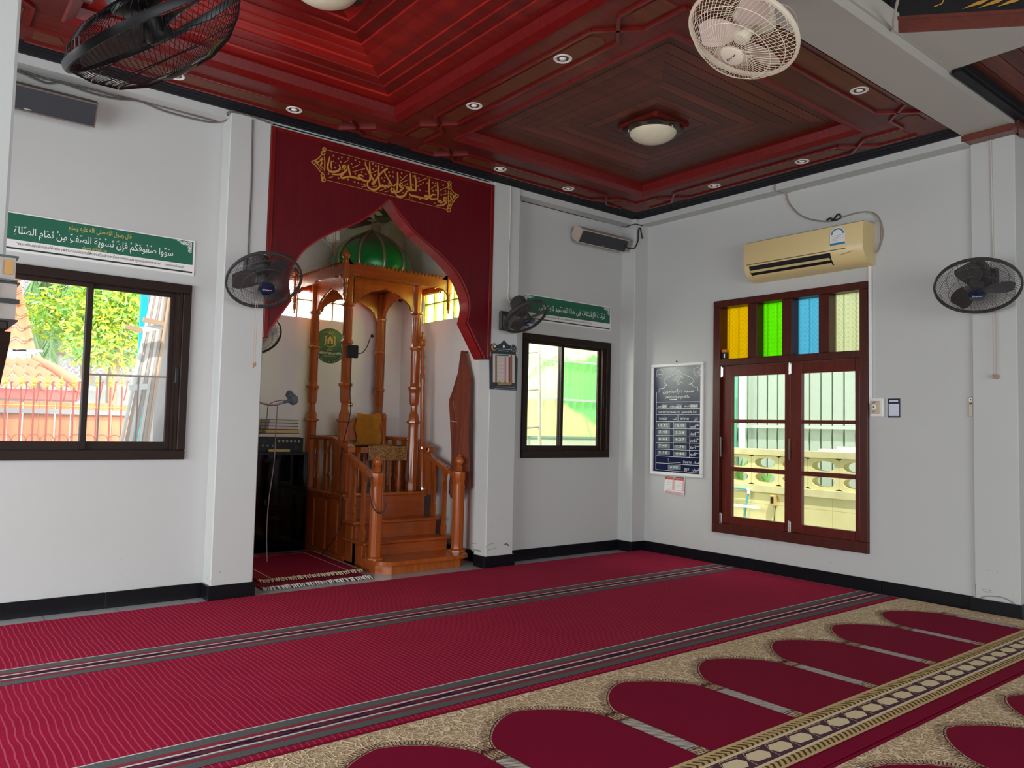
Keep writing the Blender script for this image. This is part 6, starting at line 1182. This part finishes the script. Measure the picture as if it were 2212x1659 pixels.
for i, (a, b, mt, r) in enumerate(((262, 330, m_pole, .014), (272, 336, m_slg, .010), (281, 341, m_pole, .016), (291, 348, m_slg, .014), (302, 352, m_pole, .014), (311, 357, m_slg, .016), (318, 366, m_slat, .014), (276, 340, m_slat, .010))):
    p, q = U(a, 955, 'y', 1.05), U(b, 640, 'y', 1.2); d = (q-p).normalized(); m = M(); m.tube([p-d*.9, q+d*(.0 if i in (0, 2, 4) else .5)], r, 8); m.build('pipe', mt, bd)
for a, b in (((303, 713), (349, 706)), ((278, 838), (318, 835))): m = M(); m.bar(U(a[0], a[1], 'y', 1.06), U(b[0], b[1], 'y', 1.06), .05, .045); m.build('strap', m_hwhite, bd)
for a, b in (((309, 690), (354, 700)), ((271, 705), (306, 714))): m = M(); m.bar(U(a[0], a[1], 'y', 1.03), U(b[0], b[1], 'y', 1.03), .02, .035); m.build('batten', m_slat, bd)
m = M(); p, q = U(306, 630, 'y', 1.6), U(317, 712, 'y', 1.6); m.box(p.x, 1.6, -.1, q.x, 1.64, p.z+.6); tag(m.build('blue_post', P('cyan_paint', (.02, .62, .72), .5)), 'bright cyan post outside the left window behind the leaning pipes', 'post')
m_leafs = [P('leaf_lime', (.60, .78, .10), .6, .3, 3), P('leaf_green', (.26, .58, .14), .6, .3, 3), P('leaf_yellow', (.88, .80, .10), .6, .2, 3)]
def tree(label, blobs, trunk, n, ls):
    t = thing('garden_tree', label, 'tree', trunk[0]); m = M()
    for i in range(n):
        c, r = random.choice(blobs); c = Vector(c); d = Vector((random.gauss(0, 1), random.gauss(0, 1), random.gauss(0, 1))).normalized()*r*random.uniform(.55, 1.0); p = c+d
        a = Vector((random.gauss(0, 1), random.gauss(0, 1), random.gauss(0, .6)-.5)).normalized(); s = a.cross(Vector((random.gauss(0, 1), random.gauss(0, 1), random.gauss(0, 1)))).normalized(); L_ = ls*random.uniform(.7, 1.3); w = L_*.15
        m.add([p, p+a*L_*.5+s*w, p+a*L_, p+a*L_*.5-s*w], [(0, 1, 2, 3)], random.choice((0, 0, 1, 1, 2)))
    m.build('foliage', m_leafs, t); m = M(); k = len(trunk); m.tube(trunk, [.07*(1-.5*i/k) for i in range(k)], 8); m.build('trunk', P('bark', (.42, .33, .22), .9, .2, 9), t)
blob = lambda px, py, y, r: (U(px, py, 'y', y), r)
tree('bushy lime-green tree in the garden filling the right pane of the left window', [blob(245, 640, 5, .42), blob(215, 690, 5, .40), blob(285, 690, 5, .40), blob(255, 740, 5, .38), blob(300, 640, 5, .35), blob(200, 740, 4.9, .30), blob(225, 630, 5, .4)], [(U(243, 900, 'y', 5).x, 5, -.1), U(242, 810, 'y', 5), U(258, 760, 'y', 5), U(250, 700, 'y', 5)], 5200, .105)
tree('yellow-green leafy branch hanging over the shuttered window outside', [blob(95, 675, 5.8, .30), blob(140, 655, 5.8, .32), blob(175, 670, 5.8, .28), blob(170, 740, 5.8, .22), blob(110, 690, 5.8, .24)], [U(188, 830, 'y', 5.8), U(180, 740, 'y', 5.8), U(150, 670, 'y', 5.8), U(100, 672, 'y', 5.8)], 1100, .11)
pm = thing('palm', 'palm with drooping fronds at the upper left outside the left window', 'palm', U(88, 640, 'y', 6.6))
for (a, b, c) in (((95, 640), (130, 610), (175, 640)), ((90, 640), (75, 600), (62, 640)), ((95, 645), (110, 690), (108, 770)), ((92, 640), (100, 590), (120, 570)), ((96, 640), (150, 640), (165, 720)), ((90, 645), (70, 690), (85, 760))):
    g = bez([U(a[0], a[1], 'y', 6.6), U(b[0], b[1], 'y', 6.5), U(c[0], c[1], 'y', 6.4)], 14); m = M(); m.tube(g, .012, 5)
    for i, p in enumerate(g[2:]):
        for s in (-1, 1): q = p+Vector((s*.12, random.uniform(-.05, .05), -.26)); m.add([p, p+Vector((s*.05, 0, -.08)), q, p+Vector((s*.035, 0, -.12))], [(0, 1, 2, 3)])
    m.build('frond', P('palm_green', (.22, .40, .16), .6, .2, 5), pm)
q = U(94, 642, 'y', 6.6); m = M(); m.tube([(q.x-.05, 6.7, -.1), (q.x-.03, 6.68, 1.2), q], [.10, .08, .06], 8); m.build('trunk', P('bark', ()), pm)
# ---- beyond the right-hand sliding window: translucent painted sheeting with bars and a ladder
def sheet_mat():
    k = NT('painted_plastic_sheet'); x = k.xyz(); n = k.noise(k.pos((1, 1, .8)), 1.35, 2); n2 = k.noise(k.pos((60, 60, 9)), 1, 3); st = k.math('PINGPONG', k.math('MULTIPLY', x[0], 22), 1)
    zz = k.math('SUBTRACT', x[2], k.math('SUBTRACT', 1.62, k.math('MULTIPLY', x[0], .42))); nn = k.math('MULTIPLY', k.math('SUBTRACT', k.noise(k.pos((1, 1, 1)), 3.2, 3), .5), .55); up = k.math('ADD', k.math('SUBTRACT', 2.10, x[2]), nn); lf = k.math('ADD', k.math('SUBTRACT', x[0], .30), nn); mk = k.math('MINIMUM', k.math('MINIMUM', k.math('ADD', zz, k.math('MULTIPLY', nn, .35)), up), lf); pf = k.math('MULTIPLY', k.math('LESS_THAN', k.math('ABSOLUTE', k.math('ADD', k.math('SUBTRACT', x[2], 1.98), k.math('ADD', nn, k.math('MULTIPLY', k.math('POWER', k.math('SUBTRACT', x[0], .18), 2.0), 1.8)))), .05), .6); mg = k.math('MAXIMUM', k.math('MULTIPLY', mk, 14, clamp=True), pf); g = k.mix(mg, k.mix(k.math('MULTIPLY', k.math('SUBTRACT', 1.75, x[2]), 3, clamp=True), (.90, .95, .66), (.92, .86, .36)), k.mix(n, (.16, .74, .26), (.40, .86, .20))); c = k.mix(k.math('MULTIPLY', k.math('LESS_THAN', st, .15), .35), g, (.45, .55, .25)); c = k.mix(k.math('MULTIPLY', k.math('GREATER_THAN', n2, .68), .4), c, (.25, .35, .12))
    tl = k.n('BsdfTranslucent'); df = k.n('BsdfDiffuse'); k.l(c, tl.inputs[0]); k.l(c, df.inputs[0]); mx = k.n('MixShader'); mx.inputs[0].default_value = .55; k.l(df.outputs[0], mx.inputs[1]); k.l(tl.outputs[0], mx.inputs[2]); k.l(mx.outputs[0], k.out.inputs[0]); return k.mat
ps2 = thing('sheet_wall', 'green and yellow painted plastic sheet wall outside the right-hand sliding window', 'sheet wall', (.2, 1.5, 0)); YS = 1.5
m = M(); xa, xb = -1.0, 1.7; n = 60
vs = [(xa+(xb-xa)*i/n, YS+.008*cos(i*pi/1.5), z) for z in (1.11, 2.75) for i in range(n+1)]; m.add(vs, [(i, i+1, n+2+i, n+1+i) for i in range(n)]); m.build('sheet', sheet_mat(), ps2)
for py in (779, 863): z = U(1210, py, 'y', YS-.03).z; m = M(); m.bar((xa, YS-.03, z), (xb, YS-.03, z), .03, .025); m.build('crossbar', P('pale_steel', (.50, .52, .48), .5), ps2)
m = M(); m.box(xa, YS-.05, -.12, xb, YS+.1, 1.085); m.build('base_wall', P('pale_green_block', (.55, .62, .45), .8, .1), ps2); m = M(); m.box(xa, YS-.06, 1.085, xb, YS+.1, 1.11); m.build('coping', P('green_coping', (.18, .34, .24), .7), ps2)
ld = thing('ladder', 'pale bamboo ladder standing outside the right-hand sliding window', 'ladder', (-.6, .8, 0)); m_bam = P('bamboo', (.62, .58, .44), .6, .1)
for px in (1163, 1126): a = U(px, 745, 'y', .9); b = U(px+3, 962, 'y', .9); d = (a-b).normalized(); m = M(); m.tube([b-d*1.1, a+d*.4], .019, 8); m.build('stile', m_bam, ld)
for py in (761, 842, 923): m = M(); m.tube([U(1124, py+2, 'y', .9), U(1163, py-1, 'y', .9)], .013, 8); m.build('rung', m_bam, ld)
# ---- beyond the right window: pierced yellow block wall and pale corrugated wall
m_ywall = P('yellow_block_paint', (.74, .68, .34), .85, .12, 5); m_ycap = P('weathered_yellow_cap', (.66, .61, .34), .9, .22, 7)
yw = thing('block_wall', 'yellow block wall with two rows of oval openings outside the right window', 'wall', (2, -.6, -.1)); XF = 2.0
zc = lambda py: U(1700, py, 'x', XF).z
za, zb, zcx, zd, ze, zf = zc(972), zc(986), zc(1014), zc(1020), zc(1052), zc(1068)
m = M(); m.cbox(XF-.03, -2.6, zb, XF+.16, 1.2, za, .004); m.build('coping', m_ycap, yw); m = M(); m.cbox(XF-.03, -2.6, zf, XF+.16, 1.2, ze, .004); m.build('ledge', m_ycap, yw)
bw = .362; 
for j, (z1_, z0_) in enumerate(((zb, (zb+ze)/2), ((zb+ze)/2, ze))):
    y = -2.6; 
    while y < 1.15:
        m = M(); cy_, cz_ = y+bw/2, (z0_+z1_)/2; hw2, hh = bw/2-.002, (z1_-z0_)/2-.002; k = 24
        ou_ = []; in_ = []
        for i in range(k):
            t = 2*pi*(i+.5)/k; c_, s_ = cos(t), sin(t); q = 1/max(abs(c_), abs(s_)); ou_.append((cy_+hw2*c_*q, cz_+hh*s_*q)); sq_ = lambda v, e: abs(v)**e*(1 if v >= 0 else -1); in_.append((cy_+hw2*.74*sq_(c_, .75), cz_+hh*.66*sq_(s_, .9)))
        vs = [(XF, a, b) for a, b in ou_]+[(XF, a, b) for a, b in in_]+[(XF+.12, a, b) for a, b in in_]+[(XF+.12, a, b) for a, b in ou_]
        m.add(vs, [(r*k+i, r*k+(i+1) % k, ((r+1) % 4)*k+(i+1) % k, ((r+1) % 4)*k+i) for r in range(4) for i in range(k)]); m.build('pierced_block', m_ywall, yw, 30); y += bw
def blockwall():
    k = NT('scored_yellow_render'); x = k.xyz(); n = k.noise(k.pos(), 5, 4); a = k.math('LESS_THAN', k.math('FRACT', k.math('MULTIPLY', x[1], 1/.362)), .02); b = k.math('LESS_THAN', k.math('FRACT', k.math('MULTIPLY', x[2], 1/.19)), .025); c = k.mix(n, (.66, .60, .30), (.80, .74, .40)); return k.fin(k.mix(k.math('MULTIPLY', k.math('MAXIMUM', a, b), .6), c, (.30, .26, .12)), .9, .2)
m = M(); m.box(XF, -2.6, -.1, XF+.12, 1.2, zf); m.build('lower_wall', blockwall(), yw)
cw = thing('corrugated_wall', 'pale green-white corrugated metal wall behind the yellow block wall', 'metal wall', (3, 0, 0)); m = M(); vs = []; n = 0
y = -3.5
while y < 2.6:
    vs += [(3.0, y), (3.0, y+.115), (3.09, y+.118), (3.09, y+.137), (3.0, y+.14)]; y += .15
k = len(vs); m.add([(a, b, 0) for a, b in vs]+[(a, b, 3.6) for a, b in vs], [(i, i+1, k+i+1, k+i) for i in range(k-1)]); m.build('sheeting', P('pale_mint_metal', (.50, .59, .50), .5, .04), cw)
m = M(); z = U(1700, 922, 'x', 2.96).z; m.bar((2.97, -3.5, z), (2.97, 2.6, z), .03, .04, (0, 0, 1)); m.build('rail', P('mint_rail', (.62, .68, .62), .6), cw)
p = U(1603, 850, 'x', 2.8); m = M(); m.tube([(2.8, p.y, .9), (2.8, p.y, 2.05)], .045, 10); m.build('downpipe', m_hwhite, cw)
p = U(1588, 850, 'x', 2.95); m = M(); m.box(2.94, p.y-.03, .8, 2.96, p.y+.5, 2.02); m.build('green_flashing', P('mint_green', (.15, .62, .38), .5), cw)
lb_ = thing('white_planks', 'white planks lying on top of the yellow block wall', 'planks', (2.1, -1.1, za+.001))
for i, (a, b) in enumerate((((1765), (1860)), ((1800), (1860)))): m = M(); m.box(XF+.02+.05*i, U(b, 968, 'x', XF).y-.3, za+.001+.03*i, XF+.10, U(a, 968, 'x', XF).y, za+.029+.03*i); m.build('plank', m_hwhite, lb_)
pp = thing('water_pipe', 'blue water pipe with white elbow on the yellow block wall', 'pipe', (1.95, 0, .4)); m = M(); a = U(1572, 1053, 'x', 1.95); b = U(1617, 1057, 'x', 1.95); m.tube([a+Vector((0, .3, .01)), b, b+Vector((0, 0, -.02)), U(1607, 1125, 'x', 1.95), U(1605, 1150, 'x', 1.95)-Vector((0, 0, .2))], .010, 8); m.build('tube', P('pipe_blue', (.06, .42, .55), .4), pp); m = M(); m.tube([b+Vector((0, .02, 0)), b, b+Vector((0, 0, -.05))], .018, 8); m.build('elbow', m_hwhite, pp)
m = M(); m.bar(U(1560, 1088, 'x', 1.93), U(1640, 1097, 'x', 1.93), .025, .03); tag(m.build('white_rail', m_hwhite), 'white tube fixed across the yellow block wall below the blue pipe', 'rail')
ob = thing('outlet_box', 'small weathered outlet box with hanging wire on the yellow block wall', 'outlet', (1.98, -.15, .5)); p, q = U(1667, 1069, 'x', 1.98), U(1677, 1093, 'x', 1.98); m = M(); m.cbox(1.94, q.y, q.z, 2.0, p.y, p.z, .004); m.build('body', P('ochre_box', (.62, .42, .16), .6), ob); m = M(); m.box(1.937, q.y+.012, q.z+.03, 1.94, p.y-.012, p.z-.02); m.build('sockets', m_blackp, ob); m = M(); m.tube([(1.99, q.y+.02, q.z), (1.99, q.y+.04, q.z-.25)], .004, 5); m.build('wire', m_blackp, ob)
gp = thing('yard_plant', 'green leafy plant seen through the lower openings of the block wall', 'plant', (2.5, .0, 0)); m = M()
for i in range(26):
    b = Vector((2.5, .15+random.uniform(-.5, .5), .5)); a = Vector((random.uniform(-.1, .1), random.uniform(-.3, .3), random.uniform(.2, .45))); s = a.cross(Vector((1, 0, 0))).normalized()*.03; m.add([b, b+a*.5+s, b+a, b+a*.5-s], [(0, 1, 2, 3)])
m.build('leaves', m_leafs[1], gp); m = M(); m.tube([(2.5, .15, -.1), (2.5, .15, .55)], .03, 6); m.build('stem', P('bark', ()), gp)
